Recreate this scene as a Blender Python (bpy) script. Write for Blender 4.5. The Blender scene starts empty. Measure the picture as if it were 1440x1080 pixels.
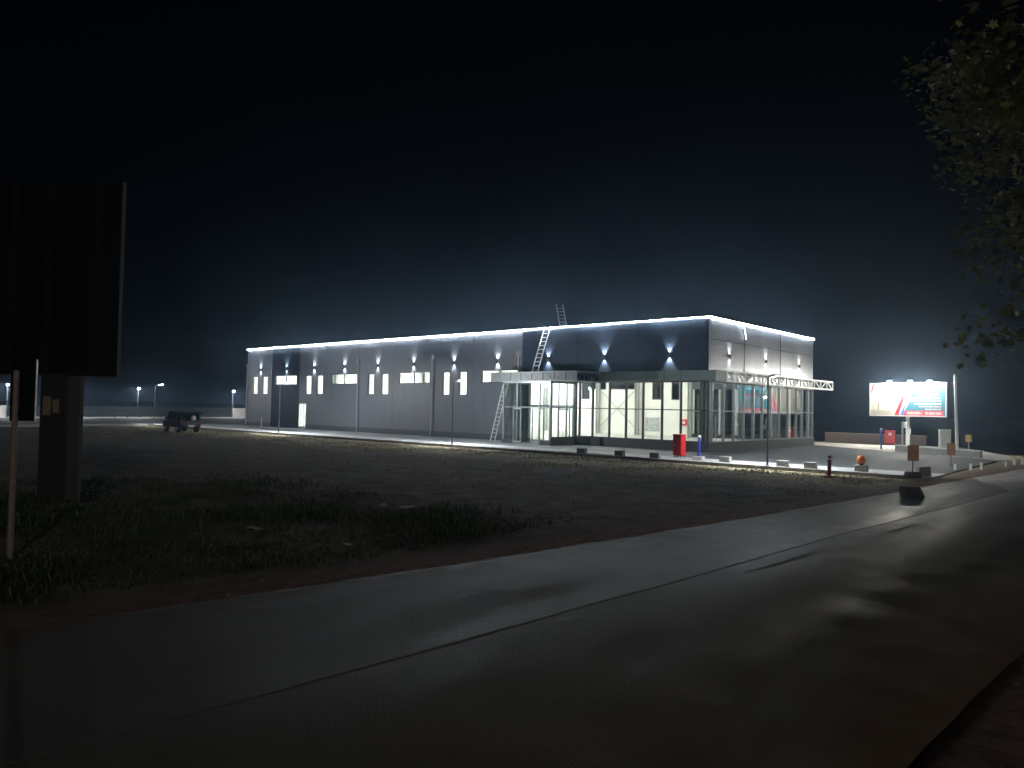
import bpy, bmesh, math, random
from mathutils import Vector, Matrix, noise
R = math.radians
random.seed(7)
S = bpy.context.scene
COL = S.collection

# ------------------------------------------------------------------ helpers
class MB:
    """collects simple solids; build() links them as one mesh object"""
    def __init__(s):
        s.v = []; s.f = []; s.m = []
    def add(s, vs, fs, mi=0):
        o = len(s.v)
        s.v += [tuple(p) for p in vs]
        s.f += [tuple(i + o for i in f) for f in fs]
        s.m += [mi] * len(fs)
        return s
    def box(s, x0, x1, y0, y1, z0, z1, mi=0, M=None):
        x0, x1 = min(x0, x1), max(x0, x1); y0, y1 = min(y0, y1), max(y0, y1); z0, z1 = min(z0, z1), max(z0, z1)
        vs = [Vector(p) for p in ((x0,y0,z0),(x1,y0,z0),(x1,y1,z0),(x0,y1,z0),(x0,y0,z1),(x1,y0,z1),(x1,y1,z1),(x0,y1,z1))]
        if M is not None: vs = [M @ p for p in vs]
        return s.add(vs, [(0,3,2,1),(4,5,6,7),(0,1,5,4),(1,2,6,5),(2,3,7,6),(3,0,4,7)], mi)
    def tube(s, p0, p1, r, r2=None, n=10, mi=0, caps=True):
        p0 = Vector(p0); p1 = Vector(p1); r2 = r if r2 is None else r2
        d = (p1 - p0).normalized()
        a = d.orthogonal().normalized(); b = d.cross(a)
        vs = []
        for p, q in ((p0, r), (p1, r2)):
            for k in range(n):
                t = 2*math.pi*k/n
                vs.append(p + a*math.cos(t)*q + b*math.sin(t)*q)
        fs = [(k, (k+1) % n, n+(k+1) % n, n+k) for k in range(n)]
        if caps: fs += [tuple(range(n-1, -1, -1)), tuple(range(n, 2*n))]
        return s.add(vs, fs, mi)
    def bar(s, p0, p1, w, h, mi=0):
        """rectangular bar between two points"""
        p0 = Vector(p0); p1 = Vector(p1); d = (p1-p0).normalized()
        up = Vector((0,0,1)) if abs(d.z) < .95 else Vector((1,0,0))
        a = d.cross(up).normalized(); b = a.cross(d)
        vs = []
        for p in (p0, p1):
            for sa, sb in ((-1,-1),(1,-1),(1,1),(-1,1)):
                vs.append(p + a*sa*w/2 + b*sb*h/2)
        return s.add(vs, [(0,3,2,1),(4,5,6,7),(0,1,5,4),(1,2,6,5),(2,3,7,6),(3,0,4,7)], mi)
    def prism(s, poly, d0, d1, axis='x', mi=0):
        """poly of 2-d points extruded along an axis"""
        n = len(poly); vs = []
        for d in (d0, d1):
            for a, b in poly:
                vs.append({'x': (d,a,b), 'y': (a,d,b), 'z': (a,b,d)}[axis])
        fs = [(k, (k+1) % n, n+(k+1) % n, n+k) for k in range(n)]
        fs += [tuple(range(n-1,-1,-1)), tuple(range(n,2*n))]
        return s.add(vs, fs, mi)
    def lathe(s, prof, c=(0,0,0), n=14, mi=0):
        vs = []; c = Vector(c)
        for r, z in prof:
            for k in range(n):
                t = 2*math.pi*k/n
                vs.append(c + Vector((r*math.cos(t), r*math.sin(t), z)))
        fs = []
        for j in range(len(prof)-1):
            for k in range(n):
                fs.append((j*n+k, j*n+(k+1) % n, (j+1)*n+(k+1) % n, (j+1)*n+k))
        fs += [tuple(range(n-1,-1,-1)), tuple((len(prof)-1)*n+k for k in range(n))]
        return s.add(vs, fs, mi)
    def path(s, pts, r, n=8, mi=0):
        for a, b in zip(pts[:-1], pts[1:]): s.tube(a, b, r, n=n, mi=mi)
        return s
    def wall(s, plane, o, th, a0, a1, z0, z1, holes=(), mi=0):
        """wall slab with rectangular holes. plane 'x': spans y, from x=o to x=o+th; plane 'y': spans x"""
        A = sorted({a0, a1, *[h[0] for h in holes], *[h[1] for h in holes]}); A = [a for a in A if a0 <= a <= a1]
        Z = sorted({z0, z1, *[h[2] for h in holes], *[h[3] for h in holes]}); Z = [z for z in Z if z0 <= z <= z1]
        def solid(i, j):
            if not (0 <= i < len(A)-1 and 0 <= j < len(Z)-1): return False
            ca = (A[i]+A[i+1])/2; cz = (Z[j]+Z[j+1])/2
            return not any(h[0] < ca < h[1] and h[2] < cz < h[3] for h in holes)
        def P(d, a, z): return (d, a, z) if plane == 'x' else (a, d, z)
        for i in range(len(A)-1):
            for j in range(len(Z)-1):
                if not solid(i, j): continue
                p, q, u, w = A[i], A[i+1], Z[j], Z[j+1]
                s.add([P(o,p,u),P(o,q,u),P(o,q,w),P(o,p,w)], [(0,1,2,3)], mi)
                s.add([P(o+th,p,u),P(o+th,q,u),P(o+th,q,w),P(o+th,p,w)], [(3,2,1,0)], mi)
                if not solid(i-1,j): s.add([P(o,p,u),P(o+th,p,u),P(o+th,p,w),P(o,p,w)], [(0,1,2,3)], mi)
                if not solid(i+1,j): s.add([P(o,q,u),P(o+th,q,u),P(o+th,q,w),P(o,q,w)], [(0,1,2,3)], mi)
                if not solid(i,j-1): s.add([P(o,p,u),P(o,q,u),P(o+th,q,u),P(o+th,p,u)], [(0,1,2,3)], mi)
                if not solid(i,j+1): s.add([P(o,p,w),P(o,q,w),P(o+th,q,w),P(o+th,p,w)], [(0,1,2,3)], mi)
        return s
    def build(s, name, mat, parent=None, smooth=False, bevel=0, loc=None):
        me = bpy.data.meshes.new(name)
        me.from_pydata(s.v, [], s.f)
        bm = bmesh.new(); bm.from_mesh(me)
        bmesh.ops.remove_doubles(bm, verts=bm.verts, dist=1e-5)
        bmesh.ops.recalc_face_normals(bm, faces=bm.faces)
        bm.to_mesh(me); bm.free()
        mats = mat if isinstance(mat, (list, tuple)) else [mat]
        for m in mats: me.materials.append(m)
        if len(mats) > 1 and len(me.polygons) == len(s.m):
            for p, mi in zip(me.polygons, s.m): p.material_index = mi
        if smooth:
            for p in me.polygons: p.use_smooth = True
        o = bpy.data.objects.new(name, me); COL.objects.link(o)
        if parent: o.parent = parent
        if loc: o.location = loc
        if bevel:
            b = o.modifiers.new('bevel', 'BEVEL'); b.width = bevel; b.segments = 2; b.limit_method = 'ANGLE'
        return o

def tag(o, label=None, cat=None, group=None, kind=None):
    if label: o['label'] = label
    if cat: o['category'] = cat
    if group: o['group'] = group
    if kind: o['kind'] = kind
    return o
def thing(name, label, cat, loc=(0,0,0), rz=0, group=None):
    o = bpy.data.objects.new(name, None); COL.objects.link(o)
    o.location = loc; o.rotation_euler = (0,0,rz); o.empty_display_size = .2
    return tag(o, label, cat, group)
def copy_tree(o, parent=None):
    c = o.copy(); COL.objects.link(c); c.parent = parent
    for ch in list(o.children): copy_tree(ch, c)
    return c
def lamp(name, kind, loc, target, watts, color, parent=None, radius=.05, cone=120, blend=.3):
    d = bpy.data.lights.new(name, kind); d.energy = watts; d.color = color
    d.shadow_soft_size = radius
    if kind == 'SPOT': d.spot_size = R(cone); d.spot_blend = blend
    o = bpy.data.objects.new(name, d); COL.objects.link(o)
    o.location = loc
    o.rotation_euler = (Vector(target)-Vector(loc)).to_track_quat('-Z','Y').to_euler()
    if parent: o.parent = parent
    return o

# ------------------------------------------------------------------ materials
def nodes(name):
    m = bpy.data.materials.new(name); m.use_nodes = True
    t = m.node_tree; return m, t, t.nodes['Principled BSDF']
def N(t, ty, **kw):
    n = t.nodes.new(ty)
    for k, v in kw.items(): setattr(n, k, v)
    return n
def mat(name, col, rough=.6, metal=0, var=.25, scale=4, bump=0, bscale=60, rvar=.12, spec=.5, stretch=(1,1,1), detail=6):
    m, t, b = nodes(name); L = t.links.new
    tc = N(t,'ShaderNodeTexCoord'); mp = N(t,'ShaderNodeMapping'); mp.inputs['Scale'].default_value = stretch
    L(tc.outputs['Object'], mp.inputs['Vector'])
    n = N(t,'ShaderNodeTexNoise'); n.inputs['Scale'].default_value = scale; n.inputs['Detail'].default_value = detail
    n.inputs['Roughness'].default_value = .65
    L(mp.outputs[0], n.inputs['Vector'])
    r = N(t,'ShaderNodeValToRGB')
    r.color_ramp.elements[0].position = .3; r.color_ramp.elements[1].position = .72
    r.color_ramp.elements[0].color = (*[c*(1-var) for c in col],1); r.color_ramp.elements[1].color = (*[min(1,c*(1+var)) for c in col],1)
    L(n.outputs[0], r.inputs[0]); L(r.outputs[0], b.inputs['Base Color'])
    mr = N(t,'ShaderNodeMapRange'); mr.inputs['To Min'].default_value = max(.02,rough-rvar); mr.inputs['To Max'].default_value = min(1,rough+rvar)
    L(n.outputs[0], mr.inputs[0]); L(mr.outputs[0], b.inputs['Roughness'])
    b.inputs['Metallic'].default_value = metal; b.inputs['Specular IOR Level'].default_value = spec
    if bump:
        n2 = N(t,'ShaderNodeTexNoise'); n2.inputs['Scale'].default_value = bscale; n2.inputs['Detail'].default_value = 5
        L(mp.outputs[0], n2.inputs['Vector'])
        bp = N(t,'ShaderNodeBump'); bp.inputs['Strength'].default_value = bump; bp.inputs['Distance'].default_value = .02
        L(n2.outputs[0], bp.inputs['Height']); L(bp.outputs[0], b.inputs['Normal'])
    return m
def emit(name, col, strength):
    m, t, b = nodes(name)
    b.inputs['Base Color'].default_value = (.8,.8,.8,1)
    b.inputs['Emission Color'].default_value = (*col,1); b.inputs['Emission Strength'].default_value = strength
    return m
def panel_mat(name, col, rough, metal=0, var=.06):
    """sandwich panel: fine horizontal ribs, faint staining"""
    m = mat(name, col, rough, metal, var=var, scale=.6, stretch=(1,1,.35), rvar=.06)
    t = m.node_tree; L = t.links.new; b = t.nodes['Principled BSDF']
    tc = N(t,'ShaderNodeTexCoord'); w = N(t,'ShaderNodeTexWave', wave_type='BANDS', bands_direction='Z', wave_profile='SAW')
    w.inputs['Scale'].default_value = 1.6
    L(tc.outputs['Object'], w.inputs['Vector'])
    st = N(t,'ShaderNodeTexNoise'); st.inputs['Scale'].default_value=1.0; st.inputs['Detail'].default_value=6
    mp2 = N(t,'ShaderNodeMapping'); mp2.inputs['Scale'].default_value=(2.2,2.2,.12); L(tc.outputs['Object'], mp2.inputs['Vector']); L(mp2.outputs[0], st.inputs['Vector'])
    cr_ = N(t,'ShaderNodeMapRange'); cr_.inputs['From Min'].default_value=.35; cr_.inputs['From Max'].default_value=.65; cr_.inputs['To Min'].default_value=.92; cr_.inputs['To Max'].default_value=1.05; L(st.outputs[0], cr_.inputs[0])
    src = b.inputs['Base Color'].links[0].from_socket
    mq = N(t,'ShaderNodeVectorMath', operation='SCALE'); L(src, mq.inputs[0]); L(cr_.outputs[0], mq.inputs['Scale']); L(mq.outputs[0], b.inputs['Base Color'])
    bp = N(t,'ShaderNodeBump'); bp.inputs['Strength'].default_value = .12; bp.inputs['Distance'].default_value = .01
    L(w.outputs[0], bp.inputs['Height']); L(bp.outputs[0], b.inputs['Normal'])
    return m
def glass_mat(name, tint=(.96,.975,.96), base=.04):
    m, t, b = nodes(name); L = t.links.new; t.nodes.remove(b)
    out = t.nodes['Material Output']
    lw = N(t,'ShaderNodeLayerWeight'); lw.inputs['Blend'].default_value = .5
    pw = N(t,'ShaderNodeMath', operation='POWER'); pw.inputs[1].default_value = 5
    ml = N(t,'ShaderNodeMath', operation='MULTIPLY_ADD'); ml.inputs[1].default_value = 1-base; ml.inputs[2].default_value = base
    L(lw.outputs['Facing'], pw.inputs[0]); L(pw.outputs[0], ml.inputs[0])
    tr = N(t,'ShaderNodeBsdfTransparent'); tr.inputs[0].default_value = (*tint,1)
    gl = N(t,'ShaderNodeBsdfGlossy'); gl.inputs['Roughness'].default_value = .0
    mx = N(t,'ShaderNodeMixShader'); L(ml.outputs[0], mx.inputs[0]); L(tr.outputs[0], mx.inputs[1]); L(gl.outputs[0], mx.inputs[2])
    L(mx.outputs[0], out.inputs['Surface'])
    return m

LEDC = (.84,.92,1.0)
m_grey = panel_mat('grey_panel', (.105,.11,.12), .52)
m_dark = panel_mat('anthracite_panel', (.009,.014,.022), .6, var=.12)
m_dark.node_tree.nodes['Principled BSDF'].inputs['Specular IOR Level'].default_value=.15
m_dark_lit = panel_mat('anthracite_lit_panel', (.23,.238,.243), .38, metal=.8, var=.1)  # same dark panel, colour raised to grey to stand for light on it
m_plinth = mat('plinth', (.045,.05,.055), .7, var=.2, bump=.3)
m_plinthd = mat('glass_plinth', (.03,.033,.034), .65, var=.2)
m_cream = mat('cream_wall', (.77,.77,.69), .75, var=.03, scale=1.2)
m_white = mat('white_inner', (.8,.82,.82), .8, var=.03)
m_floor = mat('tile_floor', (.42,.42,.39), .35, var=.08)
m_frame = mat('dark_frame', (.03,.035,.036), .45, var=.1)
m_alu = mat('aluminium', (.5,.52,.53), .38, metal=.85, var=.12, scale=8)
m_galv = mat('galvanised', (.55,.57,.57), .5, metal=.5, var=.15, scale=10)
m_canopy = mat('canopy_sheet', (.075,.083,.077), .55, var=.1, scale=2, stretch=(1,1,3))
m_canopyd = mat('canopy_dark_sheet', (.11,.14,.127), .5, var=.15, scale=2)
m_trusspaint = mat('truss_paint', (.8,.8,.78), .5, var=.08)
m_roof = mat('roof_membrane', (.18,.18,.18), .9, var=.2)
m_glass = glass_mat('clear_glass')
m_glassd = glass_mat('facade_glass', (.95,.975,.955), .05)
m_glassr = glass_mat('reflective_glass', (.92,.96,.945), .27)
m_led = emit('led_line', LEDC, 95)
def uneven(m):
    t = m.node_tree; L = t.links.new; b = t.nodes['Principled BSDF']; k = b.inputs['Emission Strength'].default_value
    tc = N(t,'ShaderNodeTexCoord'); n = N(t,'ShaderNodeTexNoise'); n.inputs['Scale'].default_value=.55; n.inputs['Detail'].default_value=3; L(tc.outputs['Object'], n.inputs['Vector'])
    q = N(t,'ShaderNodeMapRange'); q.inputs['From Min'].default_value=.3; q.inputs['From Max'].default_value=.7; q.inputs['To Min'].default_value=k*.45; q.inputs['To Max'].default_value=k*1.5; L(n.outputs[0], q.inputs[0]); L(q.outputs[0], b.inputs['Emission Strength'])
uneven(m_led)
m_tube = emit('lamp_tube', (1.0,.975,.93), 56)
m_tubew = emit('lamp_tube_cold', (.94,.97,1.0), 210)
m_lens = emit('street_lens', (.9,.95,1), 260)
m_flood = emit('flood_lens', (1,.97,.92), 160)
m_loose = emit('loose_led', LEDC, 3.0)
m_black = mat('black_paint', (.006,.006,.007), .35, var=.2)
m_rubber = mat('rubber', (.025,.025,.025), .85, var=.2, bump=.3)
m_steelpole = mat('pole_paint', (.14,.15,.155), .45, metal=.3, var=.15)
m_concrete = mat('concrete', (.38,.36,.32), .9, var=.22, scale=5, bump=.5, bscale=40)
m_concreted = mat('concrete_dark', (.16,.155,.15), .9, var=.25, scale=4, bump=.5, bscale=30)
m_red = mat('red_paint', (.55,.02,.022), .4, var=.12)
m_maroon = mat('maroon_paint', (.16,.012,.02), .5, var=.2)
m_blue = mat('blue_paint', (.015,.05,.5), .35, var=.12)
m_orange = mat('orange_plastic', (.75,.18,.02), .45, var=.15)
m_whitep = mat('white_paint', (.72,.72,.68), .5, var=.08, scale=6)
m_yellow = mat('yellow_paint', (.65,.45,.12), .5, var=.1)
m_brown = mat('rusty_board', (.4,.2,.095), .8, var=.25, scale=9)
m_brick = mat('brown_wall', (.27,.2,.165), .9, var=.18, scale=7, bump=.4)
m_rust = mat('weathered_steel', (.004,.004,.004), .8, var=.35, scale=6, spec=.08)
m_framed = mat('dull_frame', (.07,.07,.07), .8, var=.3, spec=.2)
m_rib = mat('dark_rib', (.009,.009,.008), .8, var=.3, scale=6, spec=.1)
m_postc = mat('post_concrete', (.045,.043,.04), .9, var=.3, scale=5, bump=.4)
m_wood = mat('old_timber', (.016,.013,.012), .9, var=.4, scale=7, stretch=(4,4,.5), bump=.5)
m_paper = mat('faded_paper', (.17,.14,.11), .9, var=.35, scale=16)
m_postred = mat('post_paint', (.2,.16,.155), .6, var=.3, scale=10)
m_bark = mat('bark', (.07,.05,.035), .9, var=.35, scale=10, stretch=(2,2,.4), bump=.7)

# ------------------------------------------------------------------ setting: ground, road, lot
ROADL = [(-140,-3.6),(-60,-9.6),(-37.4,-11.15),(-30.5,-12.2),(-24.8,-12.8),(-13.9,-13.75),(-8.5,-14.1),(0,-14.75),(10,-15.6),(40,-18.2),(200,-32)]
ROADR = [(-140,-11.8),(-60,-16.9),(-34.2,-18.75),(-30,-19.0),(-14,-20.3),(0,-21.4),(40,-24.8),(200,-39)]
SEAM  = [(-140,-7.2),(-60,-13.1),(-35.2,-14.74),(-29.4,-15.05),(-24.2,-15.25),(-17.9,-15.75),(-6,-16.6)]
def interp(pl, x):
    for (xa,ya),(xb,yb) in zip(pl[:-1],pl[1:]):
        if x <= xb: return ya+(yb-ya)*(x-xa)/(xb-xa)
    return pl[-1][1]
def sm(a, b, t):
    t = max(0,min(1,(t-a)/(b-a))); return t*t*(3-2*t)
LOTX = -7.75
def in_lot(x, y, e=0):
    if y > 57-e: return -75-e < x < 60+e and y < 89+e
    if x < LOTX-e or y > 89+e: return False
    return y > interp([(LOTX,-13.1),(7.9,-13.0)],min(x,7.9))-e if x < 7.9 else x < 40+e and y > -13-e
def gz(x, y):
    l = interp(ROADL, x); r = interp(ROADR, x)
    if in_lot(x, y, -.15): return -.3
    if r+.15 < y < l-.15: return -.28
    nz = noise.noise((x*.35,y*.35,0))*.09 + noise.noise((x*1.3,y*1.3,4))*.04 + noise.noise((x*3.7,y*3.7,9))*.025
    if y >= l-.15:
        d = y-l
        base = -.045-.13*sm(0,2.2,d)
        k = sm(.2,2.5,d)
        if x >= LOTX: return -.03+nz*.1
        if x < LOTX:
            e = LOTX-x
            k *= .25+.75*sm(0,3,e)
            base += .06*(1-sm(0,1.6,e))
            base += .10*sm(1.6,3.2,e)*(1-sm(3.2,8,e))*noise.noise((1.7,y*.12,3))   # low bank behind the kerb
        return base+nz*k
    return -.05+nz*.5*sm(.1,1.5,r-y)
def lin(a, b, n): return [a+(b-a)*k/n for k in range(n+1)]
gx = lin(-600,-75,8)[:-1]+lin(-75,-48,18)[:-1]+lin(-48,-28,66)[:-1]+lin(-28,-7,54)[:-1]+lin(-7,40,30)[:-1]+lin(40,800,9)
gy = lin(-600,-70,8)[:-1]+lin(-70,-32,16)[:-1]+lin(-32,8,125)[:-1]+lin(8,60,90)[:-1]+lin(60,95,14)[:-1]+lin(95,900,8)
mb = MB()
mb.v = [(x,y,gz(x,y) if -80<x<60 and -60<y<100 else -.2) for x in gx for y in gy]
ny = len(gy)
mb.f = [(i*ny+j,(i+1)*ny+j,(i+1)*ny+j+1,i*ny+j+1) for i in range(len(gx)-1) for j in range(ny-1)]
mb.m = [0]*len(mb.f)
def ground_mat():
    m, t, b = nodes('field_soil'); L = t.links.new
    tc = N(t,'ShaderNodeTexCoord')
    def nz(scale, det=6):
        n = N(t,'ShaderNodeTexNoise'); n.inputs['Scale'].default_value = scale; n.inputs['Detail'].default_value = det; n.inputs['Roughness'].default_value=.7
        L(tc.outputs['Object'], n.inputs['Vector']); return n.outputs[0]
    def ramp(src, els):
        r = N(t,'ShaderNodeValToRGB'); e = r.color_ramp.elements
        e[0].position, e[0].color = els[0][0], (*els[0][1],1); e[1].position, e[1].color = els[-1][0], (*els[-1][1],1)
        for p, c in els[1:-1]: q = e.new(p); q.color = (*c,1)
        L(src, r.inputs[0]); return r.outputs[0]
    soil = ramp(nz(1.1,9), [(.32,(.05,.043,.036)),(.5,(.105,.092,.075)),(.66,(.17,.15,.12))])
    straw = ramp(nz(3.5,9), [(.35,(.12,.105,.06)),(.52,(.28,.24,.15)),(.68,(.42,.37,.25))])
    verge = ramp(nz(6,9), [(.35,(.085,.05,.037)),(.62,(.22,.135,.1))])
    xyz = N(t,'ShaderNodeSeparateXYZ'); L(tc.outputs['Object'], xyz.inputs[0])
    # straw gravel near the kerb (x close to the lot edge)
    wob = N(t,'ShaderNodeMath', operation='MULTIPLY_ADD'); wob.inputs[1].default_value = 5; L(nz(.45,6), wob.inputs[0]); L(xyz.outputs[0], wob.inputs[2])
    k1 = N(t,'ShaderNodeMapRange'); k1.inputs['From Min'].default_value=-12.0; k1.inputs['From Max'].default_value=-7.2; L(wob.outputs[0], k1.inputs[0])
    mx = N(t,'ShaderNodeMix', data_type='RGBA'); L(k1.outputs[0], mx.inputs[0]); L(soil, mx.inputs[6]); L(straw, mx.inputs[7])
    # reddish shoulder along the road:  y + 0.085 x  measures the distance to the road edge
    dl = N(t,'ShaderNodeMath', operation='MULTIPLY_ADD'); dl.inputs[1].default_value=.09; L(xyz.outputs[0], dl.inputs[0]); L(xyz.outputs[1], dl.inputs[2])
    wob2 = N(t,'ShaderNodeMath', operation='MULTIPLY_ADD'); wob2.inputs[1].default_value = 1.6; L(nz(.9,6), wob2.inputs[0]); L(dl.outputs[0], wob2.inputs[2])
    k2 = N(t,'ShaderNodeMapRange'); k2.inputs['From Min'].default_value=-12.0; k2.inputs['From Max'].default_value=-13.6; L(wob2.outputs[0], k2.inputs[0])
    mx2 = N(t,'ShaderNodeMix', data_type='RGBA'); L(k2.outputs[0], mx2.inputs[0]); L(mx.outputs[2], mx2.inputs[6]); L(verge, mx2.inputs[7])
    k3 = N(t,'ShaderNodeMapRange'); k3.inputs['From Min'].default_value=23.5; k3.inputs['From Max'].default_value=26.5; L(wob.outputs[0], k3.inputs[0])
    far_dark = ramp(nz(2.2,9), [(.35,(.008,.011,.006)),(.65,(.028,.036,.017))])  # far ground darkened in its colour so it reads as unlit
    mx3 = N(t,'ShaderNodeMix', data_type='RGBA'); L(k3.outputs[0], mx3.inputs[0]); L(mx2.outputs[2], mx3.inputs[6]); L(far_dark, mx3.inputs[7])
    L(mx3.outputs[2], b.inputs['Base Color']); b.inputs['Roughness'].default_value=.95; b.inputs['Specular IOR Level'].default_value=.2
    bp = N(t,'ShaderNodeBump'); bp.inputs['Strength'].default_value=.9; bp.inputs['Distance'].default_value=.06
    L(nz(9,9), bp.inputs['Height']); L(bp.outputs[0], b.inputs['Normal'])
    return m
g = mb.build('field', ground_mat(), smooth=True); tag(g, kind='structure')

def asphalt(name, c0, c1, r0, r1, bump=.5, edges=False):
    m, t, b = nodes(name); L = t.links.new
    tc = N(t,'ShaderNodeTexCoord'); mp = N(t,'ShaderNodeMapping'); mp.inputs['Rotation'].default_value=(0,0,R(4.6)); mp.inputs['Scale'].default_value=(.22,1,1)
    L(tc.outputs['Object'], mp.inputs['Vector'])
    a = N(t,'ShaderNodeTexNoise'); a.inputs['Scale'].default_value=.75; a.inputs['Detail'].default_value=7; a.inputs['Roughness'].default_value=.6; L(mp.outputs[0], a.inputs['Vector'])
    f = N(t,'ShaderNodeTexNoise'); f.inputs['Scale'].default_value=38; f.inputs['Detail'].default_value=4; L(tc.outputs['Object'], f.inputs['Vector'])
    mid = N(t,'ShaderNodeTexNoise'); mid.inputs['Scale'].default_value=1.6; mid.inputs['Detail'].default_value=8; L(tc.outputs['Object'], mid.inputs['Vector'])
    s = N(t,'ShaderNodeMath', operation='ADD'); L(a.outputs[0], s.inputs[0])
    s2 = N(t,'ShaderNodeMath', operation='MULTIPLY_ADD'); s2.inputs[1].default_value=.5; s2.inputs[2].default_value=-.25; L(mid.outputs[0], s2.inputs[0]); L(s2.outputs[0], s.inputs[1])
    s3 = N(t,'ShaderNodeMath', operation='MULTIPLY_ADD'); s3.inputs[1].default_value=.3; L(f.outputs[0], s3.inputs[0]); L(s.outputs[0], s3.inputs[2])
    r = N(t,'ShaderNodeValToRGB'); r.color_ramp.elements[0].position=.42; r.color_ramp.elements[1].position=.9
    r.color_ramp.elements[0].color=(*c0,1); r.color_ramp.elements[1].color=(*c1,1)
    L(s3.outputs[0], r.inputs[0]); col = r.outputs[0]
    def mix(fac, a_, b_, mode='MIX'):
        q = N(t,'ShaderNodeMix', data_type='RGBA', blend_type=mode); L(fac, q.inputs[0]); L(a_, q.inputs[6])
        if isinstance(b_, tuple): q.inputs[7].default_value = (*b_,1)
        else: L(b_, q.inputs[7])
        return q.outputs[2]
    def rng(src, a_, b_, lo=0, hi=1):
        q = N(t,'ShaderNodeMapRange'); q.inputs['From Min'].default_value=a_; q.inputs['From Max'].default_value=b_; q.inputs['To Min'].default_value=lo; q.inputs['To Max'].default_value=hi
        L(src, q.inputs[0]); return q.outputs[0]
    # pale stone chips in the surface
    vc = N(t,'ShaderNodeTexVoronoi'); vc.inputs['Scale'].default_value=55; L(tc.outputs['Object'], vc.inputs['Vector'])
    col = mix(rng(vc.outputs['Distance'], .22, .12, 0, .5), col, tuple(min(1,k*2.1) for k in c1))
    if edges:
        wv = N(t,'ShaderNodeVectorMath', operation='MULTIPLY_ADD'); L(mid.outputs['Color'], wv.inputs[0]); wv.inputs[1].default_value=(.9,.9,0); L(tc.outputs['Object'], wv.inputs[2])
        ck = N(t,'ShaderNodeTexVoronoi', feature='DISTANCE_TO_EDGE'); ck.inputs['Scale'].default_value=.42; L(wv.outputs[0], ck.inputs['Vector'])
        cm = N(t,'ShaderNodeMath', operation='MULTIPLY'); L(rng(ck.outputs['Distance'], .005, .001, 0, .22), cm.inputs[0]); L(rng(a.outputs[0], .48, .58), cm.inputs[1])
        col = mix(cm.outputs[0], col, (.018,.018,.017))
        xyz = N(t,'ShaderNodeSeparateXYZ'); L(tc.outputs['Object'], xyz.inputs[0])
        d_ = N(t,'ShaderNodeMath', operation='MULTIPLY_ADD'); d_.inputs[1].default_value=.105; L(xyz.outputs[0], d_.inputs[0]); L(xyz.outputs[1], d_.inputs[2])
        w_ = N(t,'ShaderNodeMath', operation='MULTIPLY_ADD'); w_.inputs[1].default_value=2.6; L(mid.outputs[0], w_.inputs[0]); L(d_.outputs[0], w_.inputs[2])
        dust = N(t,'ShaderNodeMath', operation='MULTIPLY'); dust.inputs[1].default_value=.85; L(rng(w_.outputs[0], -14.75, -14.05), dust.inputs[0])
        col = mix(dust.outputs[0], col, (.085,.06,.045))
        d2 = N(t,'ShaderNodeMath', operation='MULTIPLY_ADD'); d2.inputs[1].default_value=.075; L(xyz.outputs[0], d2.inputs[0]); L(xyz.outputs[1], d2.inputs[2])
        w2 = N(t,'ShaderNodeMath', operation='MULTIPLY_ADD'); w2.inputs[1].default_value=2.2; L(mid.outputs[0], w2.inputs[0]); L(d2.outputs[0], w2.inputs[2])
        col = mix(rng(w2.outputs[0], -19.3, -20.2, 0, .85), col, (.09,.06,.045))
    L(col, b.inputs['Base Color'])
    mr = N(t,'ShaderNodeMapRange'); mr.inputs['From Min'].default_value=.3; mr.inputs['From Max'].default_value=.75; mr.inputs['To Min'].default_value=r0; mr.inputs['To Max'].default_value=r1
    L(s.outputs[0], mr.inputs[0]); L(mr.outputs[0], b.inputs['Roughness'])
    bp = N(t,'ShaderNodeBump'); bp.inputs['Strength'].default_value=bump; bp.inputs['Distance'].default_value=.012
    L(f.outputs[0], bp.inputs['Height']); L(bp.outputs[0], b.inputs['Normal'])
    return m
m_road = asphalt('road_asphalt', (.075,.074,.068), (.14,.138,.128), .46, .8, .6, True)
m_road2 = asphalt('road_new_lane', (.072,.072,.068), (.135,.133,.126), .42, .76, .5, True)
m_lot2 = asphalt('lot_dark_asphalt', (.036,.042,.041), (.06,.067,.066), .66, .88, .35)
m_lot = asphalt('lot_asphalt', (.075,.08,.08), (.12,.125,.122), .5, .75, .35)
def ribbon(fl, fr, xs, z, skirt, jit=0):
    mb = MB(); n = len(xs)
    for x in xs:
        jl = noise.noise((x*.9,1.3,0))*jit+noise.noise((x*3.1,5.3,0))*jit*.5; jr = noise.noise((x*.9,7.7,0))*jit
        yl = fl(x)+jl; yr = fr(x)+jr
        zc = z
        mb.v += [(x,yl+.12,skirt),(x,yl,zc),(x,(yl+yr)/2,zc+(.03 if skirt<z-.05 else 0)),(x,yr,zc),(x,yr-.12,skirt)]
    for i in range(n-1):
        for k in range(4):
            a = i*5+k; mb.f.append((a,a+1,a+6,a+5)); mb.m.append(0)
    return mb
xs = lin(-140,-45,30)[:-1]+lin(-45,-5,130)[:-1]+lin(-5,40,60)[:-1]+lin(40,200,20)
o = ribbon(lambda x: interp(ROADL,x), lambda x: interp(ROADR,x), xs, .0, -.3, .1).build('road', m_road, smooth=True); tag(o, kind='structure')
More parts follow.
